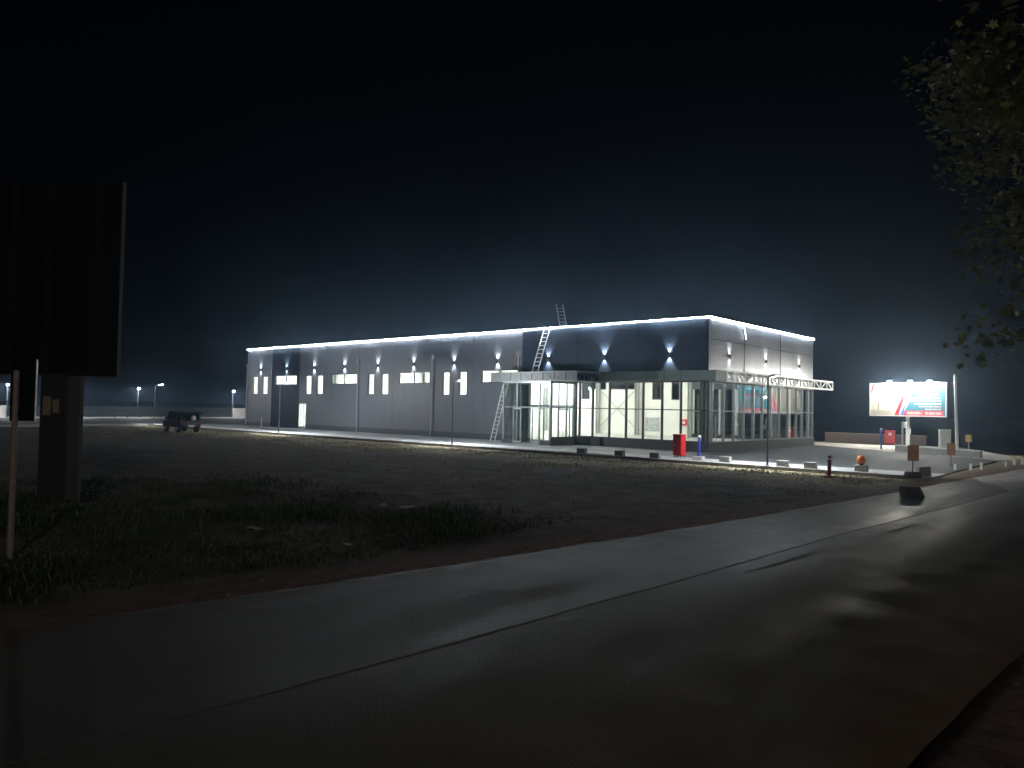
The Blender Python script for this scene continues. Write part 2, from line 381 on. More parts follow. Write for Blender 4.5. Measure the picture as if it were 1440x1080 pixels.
# newer surfacing of the far lane, its joint standing a little proud
xs2 = [x for x in xs if x < -6]
def zroad(x, y):
    l = interp(ROADL,x); r = interp(ROADR,x); t = (y-l)/(r-l); return .03*(1-abs(2*t-1))
mb = MB()
for x in xs2:
    l = interp(ROADL,x)-.12+noise.noise((x*.8,3,3))*.1+noise.noise((x*3.3,3,8))*.07; s_ = interp(SEAM,x)+noise.noise((x*.6,8,3))*.03+noise.noise((x*5,8,6))*.025
    k = sm(-6,-12,x); s_ = l+(s_-l)*max(k,.02)
    m_ = (interp(ROADL,x)+interp(ROADR,x))/2
    P = [l, l*.5+s_*.5, s_]
    if s_ < m_: P = [l, m_, s_]
    mb.v += [(x,l+.02,zroad(x,l)-.01)]+[(x,y,zroad(x,y)+.007) for y in P]+[(x,s_-.03,zroad(x,s_)-.01)]
for i in range(len(xs2)-1):
    for k in range(4):
        a = i*5+k; mb.f.append((a,a+1,a+6,a+5)); mb.m.append(0)
o = mb.build('road_lane', m_road2, smooth=False); tag(o, kind='structure')
# worn paint dashes on the near lane
m_worn = mat('worn_paint', (.125,.123,.112), .7, spec=.12, var=.35, scale=14, bump=.3)
mb = MB()
for x0, x1, y0, w in ((-29.2,-27.0,-15.45,.06),(-23.5,-21.8,-15.85,.06)):
    n = 10
    for i in range(n):
        a = x0+(x1-x0)*i/n; b_ = x0+(x1-x0)*(i+1)/n
        ya = y0-.07*(a-x0); yb = y0-.07*(b_-x0)
        w1 = w*(.6+.4*noise.noise((a*4,2,2)))
        mb.add([(a,ya-w1,zroad(a,ya-w1)+.008),(b_,yb-w1,zroad(b_,yb-w1)+.008),(b_,yb+w1,zroad(b_,yb+w1)+.008),(a,ya+w1,zroad(a,ya+w1)+.008)],[(0,1,2,3)])
tag(mb.build('road_marking', m_worn), kind='structure')

# car park slab + concrete pavement strip with a kerb
lot = [(-5.4,-13.15),(7.95,-12.85),(8.93,-11.8),(10.36,-8.41),(12.35,-5.87),(16.6,0),(24,10),(60,30),(60,89),(-75,89),(-75,58.5),(-5.4,58.5)]
mb = MB()
n = len(lot)
mb.v = [(x,y,0) for x,y in lot]+[(x,y,-.35) for x,y in lot]
mb.f = [tuple(range(n))]+[(i,(i+1)%n,n+(i+1)%n,n+i) for i in range(n)]; mb.m=[0]*(n+1)
tag(mb.build('car_park', m_lot2), kind='structure')
mb = MB(); mb.box(-5.395,-.11,-.6,56.9,-.2,.012)
tag(mb.build('apron', m_lot), kind='structure')
m_pave = asphalt('pavement_concrete', (.3,.31,.315), (.42,.43,.43), .6, .85, .3)
m_kerb = mat('kerb_concrete', (.33,.325,.31), .9, var=.2, scale=3, bump=.3)
mb = MB(); mb.box(-7.6,-5.41,-13.2,57,-.3,.025); mb.box(-75,-7.6,57.0,58.49,-.3,.025)
tag(mb.build('pavement', m_pave), kind='structure')
mb = MB()
y = -13.2
while y < 56.8:
    mb.box(-7.75,-7.61,y+.006,min(y+1.0,56.8)-.006,-.35,.03+random.uniform(-.006,.006)); y += 1.0
tag(mb.build('kerb', m_kerb, bevel=.01), kind='structure')
# pale concrete yard behind the lot edge on the right
yard = [(7.95,-12.85),(8.93,-11.8),(10.36,-8.41),(12.35,-5.87),(16.6,0),(24,10),(24.4,10),(24.4,-8),(14,-12.5),(9,-13.6)]
m_yard = mat('yard_concrete', (.46,.44,.4), .9, var=.18, scale=2, bump=.3)
mb = MB(); n=len(yard)
mb.v=[(x+.01,y,.02) for x,y in yard]+[(x+.01,y,-.3) for x,y in yard]
mb.f=[tuple(range(n))]+[(i,(i+1)%n,n+(i+1)%n,n+i) for i in range(n)]; mb.m=[0]*(n+1)
tag(mb.build('yard', m_yard), kind='structure')
mb = MB(); mb.box(-74,40,84.2,88.8,-.1,.03)
tag(mb.build('fence_apron', m_yard), kind='structure')

# ------------------------------------------------------------------ the store
B = thing('store_building', 'long flat-roofed store with grey panel walls, glazed corner and white light line along its roof', 'building')
L_, W_, H_ = 51.76, 16.4, 7.81
pairs = [(50.66,49.6),(48.81,47.7),(41.1,40.05),(39.26,38.2),(31.7,30.72),(29.88,28.84),(22.4,21.5),(20.57,19.62)]
wides = [(42.55,46.4),(33.1,36.92),(23.77,27.6),(14.5,18.23)]
winp = [(min(a,b),max(a,b),3.21,5.04) for a,b in pairs]; winw = [(a,b,4.13,5.08) for a,b in wides]
door = (40.86,42.08,.12,2.39)
allw = winp+winw+[door]
def sel(a,b): return [h for h in allw if h[0] >= a-.01 and h[1] <= b+.01]
MB().wall('x',0,.2,14.23,42.13,.02,H_,sel(14.23,42.13)).build('wall', m_grey, B)
MB().wall('x',.03,.17,42.13,47.05,.02,H_,sel(42.13,47.05)).build('wall', m_dark, B)['label'] = 'near-black wall bay with one wide window at its top'
MB().wall('x',0,.2,47.05,L_,.02,H_,sel(47.05,L_)).build('wall', m_grey, B)
MB().wall('x',0,.2,0,14.23,4.12,H_).wall('x',0,.2,13.6,14.23,.02,4.12).build('wall', m_dark, B)['label'] = 'near-black wall above the glazed front'
MB().wall('y',0,.2,.2,W_,4.12,H_).build('wall', m_dark_lit, B)['label'] = 'glossy dark panel wall on the short side, its colour greyed as if lit'
MB().wall('y',L_-.2,.2,.2,W_,.02,H_).build('wall', m_grey, B)
bw = [(18.2,20.3,4.13,5.0),(15.2,17.9,4.13,5.0),(12.6,13.45,3.25,5.03),(10.85,11.6,3.25,5.03)]
bw2 = [(20.0,20.9,3.25,5.03)]
MB().wall('x',W_-.2,.2,9.75,L_-.2,.02,H_,bw+bw2).wall('x',W_-.2,.2,.2,9.75,4.12,H_).build('wall', m_grey, B)
# inner linings
inn = MB()
inn.wall('x',.205,.04,14.3,L_-.25,.2,6.4,allw)
inn.wall('x',W_-.245,.04,9.75,L_-.25,.2,6.4,bw+bw2)
inn.wall('y',L_-.245,.04,.25,W_-.25,.2,6.4)
inn.build('inner_wall', m_cream, B)
MB().box(.21,W_-.21,.21,L_-.21,.02,.2).build('floor', m_floor, B)
MB().box(.21,W_-.21,.21,L_-.21,6.42,6.6).build('ceiling', m_white, B)
MB().box(.21,W_-.21,.21,L_-.21,7.2,7.4).build('roof', m_roof, B)
MB().box(-.05,.25,-.05,L_+.05,H_,H_+.05).box(.25,W_+.05,-.05,.25,H_,H_+.05).box(W_-.25,W_+.05,.25,L_+.05,H_,H_+.05).box(.25,W_-.25,L_-.25,L_+.05,H_,H_+.05).build('parapet_cap', m_alu, B)
# light line
mb = MB(); mb.box(-.085,-.052,-.06,L_,H_-.02,H_+.03)
mb.build('light_strip', m_led, B)
mb = MB(); mb.box(-.05,W_+.02,-.085,-.052,H_-.02,H_+.03)
mb.build('light_strip', m_led, B)
MB().path([(3.95,-.12,7.86),(4.2,-.14,7.75),(4.45,-.13,7.42),(4.62,-.1,7.1),(4.72,-.09,6.88)],.03).build('loose_light_strip', m_loose, B)
# wall panel joint strips
for y in (47.05,37.9,28.3,19.0): MB().box(-.012,-.002,y-.04,y+.04,.5,H_-.06).build('joint_strip', m_grey, B)
for y in (9.57,4.95,.2): MB().box(-.03,-.002,y-.045,y+.045,4.75,H_-.06).build('joint_strip', m_dark, B)
for x in (4.65,10.3): MB().box(x-.03,x+.03,-.02,-.002,4.75,H_-.06).build('joint_strip', m_dark, B)
MB().box(.2,W_,-.014,-.002,6.55,6.58).build('joint_strip', m_dark, B)
MB().box(-.05,.03,-.05,.03,4.12,H_-.06).build('corner_trim', m_alu, B)
# plinths
MB().box(-.06,-.003,14.23,40.8,0,.42).build('plinth', m_plinth, B)
MB().box(-.06,-.003,47.05,L_+.05,0,.42).build('plinth', m_plinth, B)
MB().box(-.1,.18,.0,9.57,0,.55).box(-.1,W_+.05,-.1,-.003,0,.55).box(-.1,-.003,-.003,0,0,.5).build('plinth', m_plinthd, B)
MB().box(W_-.2,W_,.2,9.75,0,.5).build('plinth', m_plinthd, B)
# windows
def window(a,b,z0,z1,x=0,mid=False):
    mb = MB(); t = .075
    mb.box(x-.02,x+.1,a,a+t,z0,z1).box(x-.02,x+.1,b-t,b,z0,z1).box(x-.02,x+.1,a+t,b-t,z0,z0+t).box(x-.02,x+.1,a+t,b-t,z1-t,z1)
    if mid: mb.box(x-.015,x+.09,(a+b)/2-t/2,(a+b)/2+t/2,z0+t,z1-t)
    w = mb.build('window', m_frame, B)
    MB().box(x+.04,x+.06,a+t,b-t,z0+t,z1-t).build('pane', m_glass, w)
    return w
for h in winp: window(*h)
for i,h in enumerate(winw): window(*h, mid=True, x=.03 if i==0 else 0)
for h in bw+bw2: window(*h, x=W_-.23)
# side door, glazed
mb = MB(); a,b,z0,z1 = door
mb.box(-.02,.1,a,a+.09,z0,z1).box(-.02,.1,b-.09,b,z0,z1).box(-.02,.1,a+.09,b-.09,z1-.09,z1).box(-.02,.1,a+.09,b-.09,z0,z0+.14).box(-.015,.09,a+.42,a+.48,z0+.14,z1-.09)
d = mb.build('door', m_whitep, B)
MB().box(.04,.06,a+.09,b-.09,z0+.14,z1-.09).build('pane', m_glass, d)
MB().box(-.07,-.03,a+.14,a+.17,1.0,1.35).build('handle', m_alu, d)
# downpipes with hopper heads
m_pipe = mat('pipe_grey', (.22,.225,.235), .5, metal=.2, var=.12, scale=10)
def downpipe(y, z1, x=-.12):
    mb = MB(); mb.tube((x,y,.1),(x,y,z1),.055); mb.box(x-.1,x+.1,y-.14,y+.14,z1,z1+.3)
    for z in (1.2,3.0,4.8): mb.box(x-.07,-.002,y-.075,y+.075,z,z+.05)
    mb.build('downpipe', m_pipe, B, bevel=.006)
for y,z in ((51.6,6.0),(32.9,6.05),(23.49,6.05),(14.5,6.05)): downpipe(y,z)
WR = random.Random(4)
# up-and-down wall lamps
def wall_lamp(p, nrm, gain=1):
    p = Vector(p); n_ = Vector(nrm); c = p+n_*.075
    mb = MB(); mb.tube(c-Vector((0,0,.09)),c+Vector((0,0,.09)),.05,n=12); mb.bar(p,c,.04,.06)
    w = mb.build('wall_lamp', m_frame, B, smooth=False)
    for s in (1,-1):
        q = c+Vector((0,0,.1*s))
        lamp('wall_lamp_beam','SPOT',q,q+Vector((0,0,s))-n_*.12,(170 if s>0 else 140)*WR.uniform(.8,1.2)*gain,(.86,.93,1),w,.018,88,.85)
for y in (49.13,44.4,39.68,34.99,30.33,25.75,21.1,16.57,11.88,7.28,2.58): wall_lamp((.03 if y==44.4 else 0,y,5.7),(-1,0,0), 3.2 if y in (44.4,11.88,7.28,2.58) else 1)
for x in (2.57,7.89,13.64): wall_lamp((x,0,5.68),(0,-1,0),1.6)
# curtain wall
def mull(mb,x,y,z0,z1,w=.07,d=.14,ax='x'):
    if ax=='x': mb.box(x-.05,x+d,y-w/2,y+w/2,z0,z1)
    else: mb.box(x-w/2,x+w/2,y-.05,y+d,z0,z1)
mb = MB()
ys = [.06,.5,1.8,3.06,4.38,5.61,6.86,8.16,9.2,9.5]
for y in ys: mull(mb,0,y,.55,4.12)
mb.box(-.03,.1,.1,9.5,2.385,2.445); mb.box(-.03,.12,.1,9.5,4.05,4.115); mb.box(-.03,.12,.1,9.5,.552,.61)
cf = mb.build('curtain_wall', m_frame, B); cf['label'] = 'dark-framed glazing on the long front'
MB().box(.03,.045,.1,9.5,.61,4.05).build('pane', m_glassd, cf)
mb = MB()
xr = [.1,.41,1.95,3.29,4.68,6.04,7.45,8.81,10.23,11.72,13.27,14.34,15.44,16.33]
for x in xr: mull(mb,x,0,.55,4.12,.06,.14,'y')
mb.box(.13,16.3,-.03,.1,2.36,2.42).box(.13,16.3,-.03,.12,4.05,4.115).box(.13,16.3,-.03,.12,.552,.61)
m_frg = mat('grey_frame', (.2,.22,.22), .4, metal=.3, var=.1)
cr = mb.build('curtain_wall', m_frg, B); cr['label'] = 'grey-framed glazing on the short side'
MB().box(.13,16.3,.03,.045,.61,4.05).build('pane', m_glassr, cr)
mb = MB()
for y in (.3,1.7,3.1,4.5,5.9,7.3,8.7,9.65): mb.box(W_-.22,W_,y-.06,y+.06,.5,4.12)
mb.box(W_-.2,W_-.02,.3,9.7,2.36,2.42)
cb = mb.build('curtain_wall', m_trusspaint, B); cb['label'] = 'pale-framed glazing on the far side'
MB().box(W_-.12,W_-.105,.3,9.7,.5,4.12).build('pane', m_glassd, cb)
# steel frame indoors
m_steel = mat('steel_frame', (.36,.38,.34), .5, var=.08)
def column(x,y,big=1):
    mb = MB(); w=.15*big
    mb.box(x-w,x+w,y-w,y-w+.03,.2,6.42).box(x-w,x+w,y+w-.03,y+w,.2,6.42).box(x-.015,x+.015,y-w+.03,y+w-.03,.2,6.42)
    mb.build('column', m_steel, B)
for y in (9.75,14.8,18.9,25,31,37,43): column(15.9,y)
for y in (14.6,25,31,37): column(.55,y)
for x in (5.5,10.9): column(x,.6,.8)
column(.6,.55,.9)
mb = MB(); mb.tube((16.05,15.0,.75),(16.05,18.8,4.1),.035); mb.tube((16.0,18.8,.75),(16.0,15.0,4.1),.035)
mb.build('brace', m_steel, B)
# strip lamps under the ceiling
def ceil_lamp(x,y,m,l=1.6):
    mb = MB(); mb.box(x-.13,x+.13,y-l/2,y+l/2,6.3,6.36)
    c = mb.build('ceiling_lamp', m_whitep, B)
    MB().box(x-.11,x+.11,y-l/2+.03,y+l/2-.03,6.255,6.3).build('lamp_tube', m, c)
for y in (3,8,13,18): 
    for x in (4,8.5,13): ceil_lamp(x,y,m_tube)
for y in (23,28,33,38,43,48):
    for x in (2.5,8,13.5): ceil_lamp(x,y,m_tubew)
# canopy : fascia band along the front, deep entrance canopy, open truss along the short side
def truss(mb, p0, p1, z0, z1, n, w=.045, alt=True):
    p0 = Vector((*p0,0)); p1 = Vector((*p1,0))
    a = lambda t,z: p0.lerp(p1,t)+Vector((0,0,z))
    mb.bar(a(0,z0),a(1,z0),w,w); mb.bar(a(0,z1),a(1,z1),w,w)
    for k in range(n+1): mb.bar(a(k/n,z0+w/2),a(k/n,z1-w/2),w*.9,w*.9)
    for k in range(n):
        if (k%2==0) or not alt: mb.bar(a(k/n+.012,z0+w/2),a((k+1)/n-.012,z1-w/2),w*.7,w*.7)
        else: mb.bar(a(k/n+.012,z1-w/2),a((k+1)/n-.012,z0+w/2),w*.7,w*.7)
cn = MB().box(-.76,-.003,-.003,7.06,4.66,4.69).box(-.76,18.16,-.76,-.11,4.66,4.69).box(-3.14,-.003,7.14,14.26,4.62,4.65).build('canopy', m_canopyd, B)
cn['label'] = 'flat canopy running round the glazed corner'
MB().box(-.74,-.13,-.1,7.04,4.125,4.145).box(-3.1,-.1,7.16,14.24,4.085,4.105).build('soffit', m_canopyd, cn)
MB().box(-.80,-.785,-.8,7.05,4.12,4.70).box(-.78,.55,-.815,-.8,4.12,4.70).build('fascia', m_canopyd, cn)
MB().box(-3.16,-3.145,7.12,14.28,4.09,4.66).box(-3.14,-2.0,14.265,14.28,4.09,4.66).build('fascia', m_canopy, cn)
mb = MB(); truss(mb,(-3.2,7.1),(-3.2,14.3),4.09,4.66,8,.035); truss(mb,(-3.17,7.1),(-.85,7.1),4.09,4.66,3,.04)
mb.build('truss', m_steelpole, cn)
mb = MB(); truss(mb,(.6,-.8),(18.2,-.8),4.13,4.70,14,.09)
mb.bar((.6,-.14,4.15),(18.2,-.14,4.15),.06,.06)
for k in range(15):
    x=.6+17.6*k/14; mb.bar((x,-.77,4.14),(x,-.17,4.14),.04,.04); mb.bar((x,-.77,4.64),(x,-.17,4.64),.04,.04)
mb.build('truss', m_trusspaint, cn)
mb = MB(); truss(mb,(-.835,.2),(-.835,7.0),4.13,4.69,6,.025); mb.build('truss', m_canopyd, cn)
# entrance vestibule
F = -2.6
V = MB()
for y in (9.57,10.45,12.35,13.55): V.box(F-.04,F+.06,y-.05,y+.05,.02,4.08)
V.box(F-.03,F+.05,9.57,13.55,2.38,2.44).box(F-.03,F+.05,9.57,13.55,3.98,4.085)
for x in (-1.75,-.9): V.box(x-.04,x+.04,9.53,9.61,.25,4.08).box(x-.04,x+.04,13.51,13.59,.25,4.08)
V.box(F+.06,-.05,9.54,9.6,2.38,2.44).box(F+.06,-.05,13.52,13.58,2.38,2.44).box(F+.06,-.05,9.54,9.6,3.98,4.085).box(F+.06,-.05,13.52,13.58,3.98,4.085)
v = V.build('vestibule', m_frg, B); v['label'] = 'glazed entrance vestibule under the deep canopy'
MB().box(F+.005,F+.02,9.62,10.4,.3,3.98).box(F+.005,F+.02,12.4,13.5,.3,3.98).box(F+.07,-.05,9.562,9.577,.6,3.98).box(F+.07,-.05,13.542,13.557,.3,3.98).box(F+.005,F+.02,10.5,12.3,2.44,3.98).build('pane', m_glassd, v)
for q in ((F-.06,F+.08,9.46,10.5,0,.28),(F-.06,F+.08,12.3,13.64,0,.28),(F+.083,-.1,9.46,9.66,0,.55),(F+.083,-.003,13.46,13.64,0,.28)): MB().box(*q).build('base', m_plinthd, v)
def leaf(x,y0,y1,m):
    mb = MB(); t=.07
    mb.box(x-.03,x+.03,y0,y0+t,.05,2.36).box(x-.03,x+.03,y1-t,y1,.05,2.36).box(x-.03,x+.03,y0+t,y1-t,2.26,2.36).box(x-.03,x+.03,y0+t,y1-t,.05,.2)
    d = mb.build('door', m, B)
    MB().box(x-.008,x+.008,y0+t,y1-t,.2,2.26).build('pane', m_glassd, d)
    MB().box(x-.08,x-.05,y1-t-.02,y1-t+.02,.9,1.4).build('handle', m_alu, d)
leaf(F-.09,10.3,11.0,m_frg); leaf(F-.09,11.9,12.6,m_frg)
leaf(.05,10.0,11.0,m_frg); leaf(.05,12.2,13.3,m_frg)
MB().box(-.04,.12,9.62,13.58,2.4,2.6).box(-.04,.12,9.62,9.75,.02,4.1).box(-.04,.12,11.55,11.68,.02,4.1).box(-.04,.12,13.45,13.58,.02,4.1).build('door_frame', m_frg, B)

# things on the inner back wall
t = thing('fire_hose_cabinet','small red square fire cabinet on the cream wall inside the store','cabinet',(W_-.25,10.34,1.14))
MB().box(-.16,0,-.28,.28,0,.5).build('box', m_red, t, bevel=.01)
MB().box(-.175,-.162,-.12,.1,.14,.36).build('emblem', m_whitep, t)
t = thing('notice_board','grey framed drawing board on the cream wall inside the store','board',(W_-.25,13.4,.55))
MB().box(-.03,0,-.7,.7,0,1.2).build('panel', mat('drawing_print',(.4,.42,.4),.7,var=.45,scale=5), t)
MB().box(-.045,-.031,-.7,.7,1.17,1.2).box(-.045,-.031,-.7,.7,0,.03).box(-.045,-.031,-.7,-.67,.03,1.17).box(-.045,-.031,.67,.7,.03,1.17).build('frame', m_alu, t)

# ------------------------------------------------------------------ ladders
def ladder(label, p0, p1, w=.42, step=.29, group='aluminium ladders', side=None, mat_=None):
    p0 = Vector(p0); p1 = Vector(p1); d = p1-p0; L = d.length; u = d/L
    s = Vector(side).normalized() if side else u.cross(Vector((0,0,1))).normalized()
    t = thing('ladder', label, 'ladder', p0, 0, group)
    for k in (-1,1):
        MB().bar(s*k*w/2, d+s*k*w/2, .035,.075).build('rail', mat_ or m_alu, t)
    mb = MB(); n = int(L/step)
    for i in range(1,n): mb.tube(u*i*step-s*(w/2-.02), u*i*step+s*(w/2-.02),.02,n=8)
    mb.build('rung', mat_ or m_alu, t)
    return t
m_lad = mat('ladder_alu', (.72,.74,.75), .45, metal=.3, var=.08)
ladder('aluminium ladder leaning from the canopy roof up to the roof edge', (-1.05,12.25,4.66),(-.14,11.88,7.95),.5,side=(0,1,0),mat_=m_lad)
ladder('aluminium ladder sticking up above the roof against the night sky', (6.0,15.0,7.41),(6.3,15.95,10.5),.55,side=(.3,-1,0),mat_=m_lad)
ladder('aluminium ladder standing on the pavement, leaning on the entrance canopy', (-1.5,15.55,.02),(-1.35,14.42,4.35),.45,side=(1,0,0),mat_=m_lad)
t = thing('cable_coil','coil of pale cable hung on the truss above the short glazed side','cable',(7.0,-.86,4.42))
MB().path([Vector((math.cos(a)*.16, -.02+.01*math.sin(3*a), math.sin(a)*.2)) for a in [k*.45 for k in range(30)]],.022,6).build('loop', m_whitep, t)

# ------------------------------------------------------------------ street lamps
POST = 3.95
def street_lamp(label, loc, rz, watts, twin=False, first=[None], lens=m_lens, cone=152, tilt=48):
    """pole at loc, head reaching towards local +x"""
    t = thing('street_lamp', label, 'street lamp', loc, rz, 'street lamps round the car park')
    MB().lathe([(.11,0),(.11,.015),(.05,.03),(.048,.5),(.038,POST-.06),(.0,POST-.04)],n=12).build('pole', m_steelpole, t, smooth=False)
    for s in ((1,-1) if twin else (1,)):
        h = MB(); M = Matrix.Translation((s*.1,0,POST-.05)) @ Matrix.Rotation(-s*R(12),4,'Y')
        xa, xb = (0,.62) if s>0 else (-.62,0)
        h.box(xa,xb,-.03,.03,-.03,.02,M=M); h.box(s*.25,s*.7,-.13,.13,-.02,.05,M=M)
        hd = h.build('lamp_head', m_galv, t, bevel=.012)
        ln = MB(); ln.box(s*.3,s*.66,-.1,.1,-.032,-.021,M=M); ln.build('lens', lens, hd)
        q = M @ Vector((s*.48,0,-.07))
        lamp('street_lamp_beam','SPOT',q,q+Vector((s*math.sin(R(tilt)),0,-math.cos(R(tilt)))),watts,(.9,.95,1),t,.1,cone,.12)
    return t
street_lamp('street lamp on the kerb in front of the glazed short side',(-7.45,-6.63,.02),0,1300)
street_lamp('street lamp on the kerb standing before the two tall windows left of the entrance',(-7.45,13.4,.02),0,1300)
street_lamp('street lamp on the kerb standing before the near-black wall bay',(-7.45,33.2,.02),0,1300)
street_lamp('street lamp on the kerb left of the building, behind the black car',(-7.45,56.2,.02),0,900)
m_lens2 = emit('street_lens_far', (.92,.96,1), 420)
for lab, x in (('lit street lamp by the slat fence, at the far left frame edge',-12.2),('lit street lamp by the slat fence, just right of the broad dark posts',-4.75),('lit street lamp by the slat fence, left of the lamp behind the black car',3.2),('lit street lamp by the pale wall left of the building',17.0)):
    street_lamp(lab,(x,86.6,.02),R(-105),300,lens=m_lens2,cone=125,tilt=30)

# ------------------------------------------------------------------ fence and walls at the back
def fence(label, x0, x1, y):
    t = thing('slat_fence', label, 'fence', (x0,y,0))
    n = max(1,round((x1-x0)/2.6)); w=(x1-x0)/n
    mb = MB()
    for k in range(6): mb.box(0,x1-x0,-.02,.02,.12+k*.23,.12+k*.23+.19)
    mb.build('slat_panel', m_fslat, t)
    for k in range(n+1): MB().box(k*w-.05,k*w+.05,.025,.1,0,1.5).build('post', m_steelpole, t)
m_fslat = mat('fence_slat', (.05,.06,.062), .35, metal=.2, var=.2)
fence('dark horizontal slat fence along the back of the lot', -11.7, 17.7, 88.2)
def block_wall(label, x0, x1, y, z1, m, name='boundary_wall'):
    t = thing(name, label, 'wall', (x0,y,0))
    MB().box(0,x1-x0,-.1,.1,-.1,z1).build('wall', m, t, bevel=.01)
    MB().box(-.02,x1-x0+.02,-.13,.13,z1,z1+.06).build('coping', m_whitep, t, bevel=.01)
block_wall('pale concrete wall between the slat fence and the left end of the building',17.8,20.6,88.2,1.4,m_whitep)
block_wall('pale concrete wall at the far left frame edge, left of the slat fence',-30,-11.8,88.2,1.4,m_whitep)
t = thing('barrier_rail','low dark barrier rail in front of the slat fence','barrier',(-.8,84.0,.03))
MB().box(0,4.8,-.04,.04,.32,.5).build('rail', m_concreted, t)
for x in (.1,1.7,3.3,4.7): MB().box(x-.06,x+.06,.041,.12,0,.6).build('post', m_concreted, t)
t = thing('boundary_wall','long low brown wall behind the red cabinet','wall',(23.05,1.4,0))
MB().box(0,.2,-7.4,0,-.2,.78).build('wall', m_brick, t)
MB().box(-.03,.23,-7.43,.03,.78,.84).build('coping', m_concrete, t)
def seg_wall(label, p0, p1, h, m):
    p0 = Vector((*p0,0)); p1 = Vector((*p1,0)); d = p1-p0
    t = thing('low_wall', label, 'wall', p0, math.atan2(d.y,d.x))
    MB().box(0,d.length,-.1,.1,-.1,h).build('wall', m, t, bevel=.012)
    MB().box(-.03,d.length+.03,-.14,.14,h,h+.07).build('coping', m_whitep, t, bevel=.012)
seg_wall('low pale block wall behind the brown sign boards', (12.8,-6.6),(9.25,-11.9),.38,m_concrete)

# ------------------------------------------------------------------ billboard on the right
def billboard():
    rz = R(-94.75+90)   # front faces -x (slightly +y)
    t = thing('billboard','floodlit billboard with a photo and rows of white text on one steel post','billboard',(21.0,-5.2,0),R(175.25))
    # local: +x = towards the viewers, local y runs right-to-left for the viewer
    w, z0, z1 = 5.15, 2.32, 4.66
    MB().box(-.12,0,-w/2,w/2,z0,z1).build('panel', m_whitep, t)
    fr = MB(); f=.07
    fr.box(-.14,.05,-w/2-f,-w/2,z0-f,z1+f).box(-.14,.05,w/2,w/2+f,z0-f,z1+f).box(-.14,.05,-w/2,w/2,z0-f,z0).box(-.14,.05,-w/2,w/2,z1,z1+f)
    fr.build('frame', m_galv, t)
    MB().box(-.30,-.14,-.12,.12,0,z1-.3).build('post', m_galv, t)
    m_sky = mat('print_blue', (.016,.1,.14), .5, var=.25, scale=1.2)
    m_pred = mat('print_red', (.4,.015,.03), .5, var=.1)
    m_pblue = mat('print_deep_blue', (.05,.1,.35), .5, var=.1)
    m_pcream = mat('print_cream', (.4,.38,.31), .5, var=.06)
    m_pfl = mat('print_pale', (.27,.25,.2), .5, var=.06)
    m_ptext = mat('print_white', (.3,.31,.31), .5, var=.04)
    m_pgrey = mat('print_grey', (.12,.12,.125), .5, var=.15)
    # viewer's left = local +y ... u in 0..1 from viewer's left
    Y = lambda u: (-w/2+u*w)
    Z = lambda q: z0+q*(z1-z0)
    def poly(pts, d, m, name):
        mb = MB(); mb.prism([(Y(u),Z(q)) for u,q in pts], .004, d, 'x'); return mb.build(name, m, t)
    poly([(.0,.0),(.37,.0),(.45,.62),(.42,1),(0,1)],.006,m_pcream,'printed_photo')
    poly([(.0,.0),(.31,.0),(.28,.16),(.0,.16)],.008,m_pfl,'printed_photo')
    poly([(.10,.16),(.115,.16),(.115,.5),(.10,.5)],.010,m_pgrey,'printed_photo')
    poly([(.30,.78),(.385,.92),(.40,.68),(.375,.62),(.375,.78)],.010,m_pgrey,'printed_photo')
    poly([(.125,.26),(.24,.26),(.24,.275),(.125,.275)],.010,m_pgrey,'printed_photo')
    poly([(.44,.0),(1,.0),(1,1),(.52,1),(.56,.6)],.007,m_sky,'printed_sky')
    poly([(.33,.0),(.39,.0),(.475,.62),(.44,.62)],.012,m_pred,'printed_stripe')
    poly([(.40,.0),(.45,.0),(.5,.42),(.48,.42)],.012,m_pblue,'printed_stripe')
    poly([(.0,.72),(.02,.72),(.06,1),(.03,1)],.012,m_pred,'printed_stripe')
    poly([(.45,.0),(.97,.0),(.98,.15),(.48,.15)],.014,m_pred,'printed_band')
    def words(u0,u1,q,h,seed):
        r = random.Random(seed); u=u0; tx = MB()
        while u < u1-.01:
            l = min(r.uniform(.03,.1),u1-u); tx.prism([(Y(u),Z(q)),(Y(u+l),Z(q)),(Y(u+l),Z(q+h)),(Y(u),Z(q+h))],.015,.019,'x'); u += l+.008
        tx.build('printed_text', m_ptext, t)
    for i,(a,b_) in enumerate(((.56,.95),(.55,.95),(.6,.95),(.66,.95),(.74,.95))): words(a,b_,.52-.085*i,.04,i)
    words(.50,.70,.035,.08,20); words(.74,.95,.035,.08,21)
    poly([(.66,.62),(.93,.62),(.93,.66),(.66,.66)],.015,m_pred,'printed_text')
    poly([(.70,.70),(.76,.70),(.76,.74),(.70,.74)],.015,m_pred,'printed_text')
    # three floods on arms over the top edge
    for u in (.3,.575,.83):
        y = Y(u)
        a = MB(); a.tube((0,y,z1+.05),(.58,y,z1+.26),.02,n=8); a.box(.5,.66,y-.14,y+.14,z1+.17,z1+.25)
        fl = a.build('floodlight', m_frame, t)
        MB().box(.51,.65,y-.12,y+.12,z1+.12,z1+.17).build('lens', m_flood, fl)
        lamp('floodlight_beam','POINT',(.58,y,z1+.1),(.1,y,z1-1.2),680,(1,.98,.94) if u!=.575 else (1,.9,.7),t,.06,165,.25)
    return t
billboard()
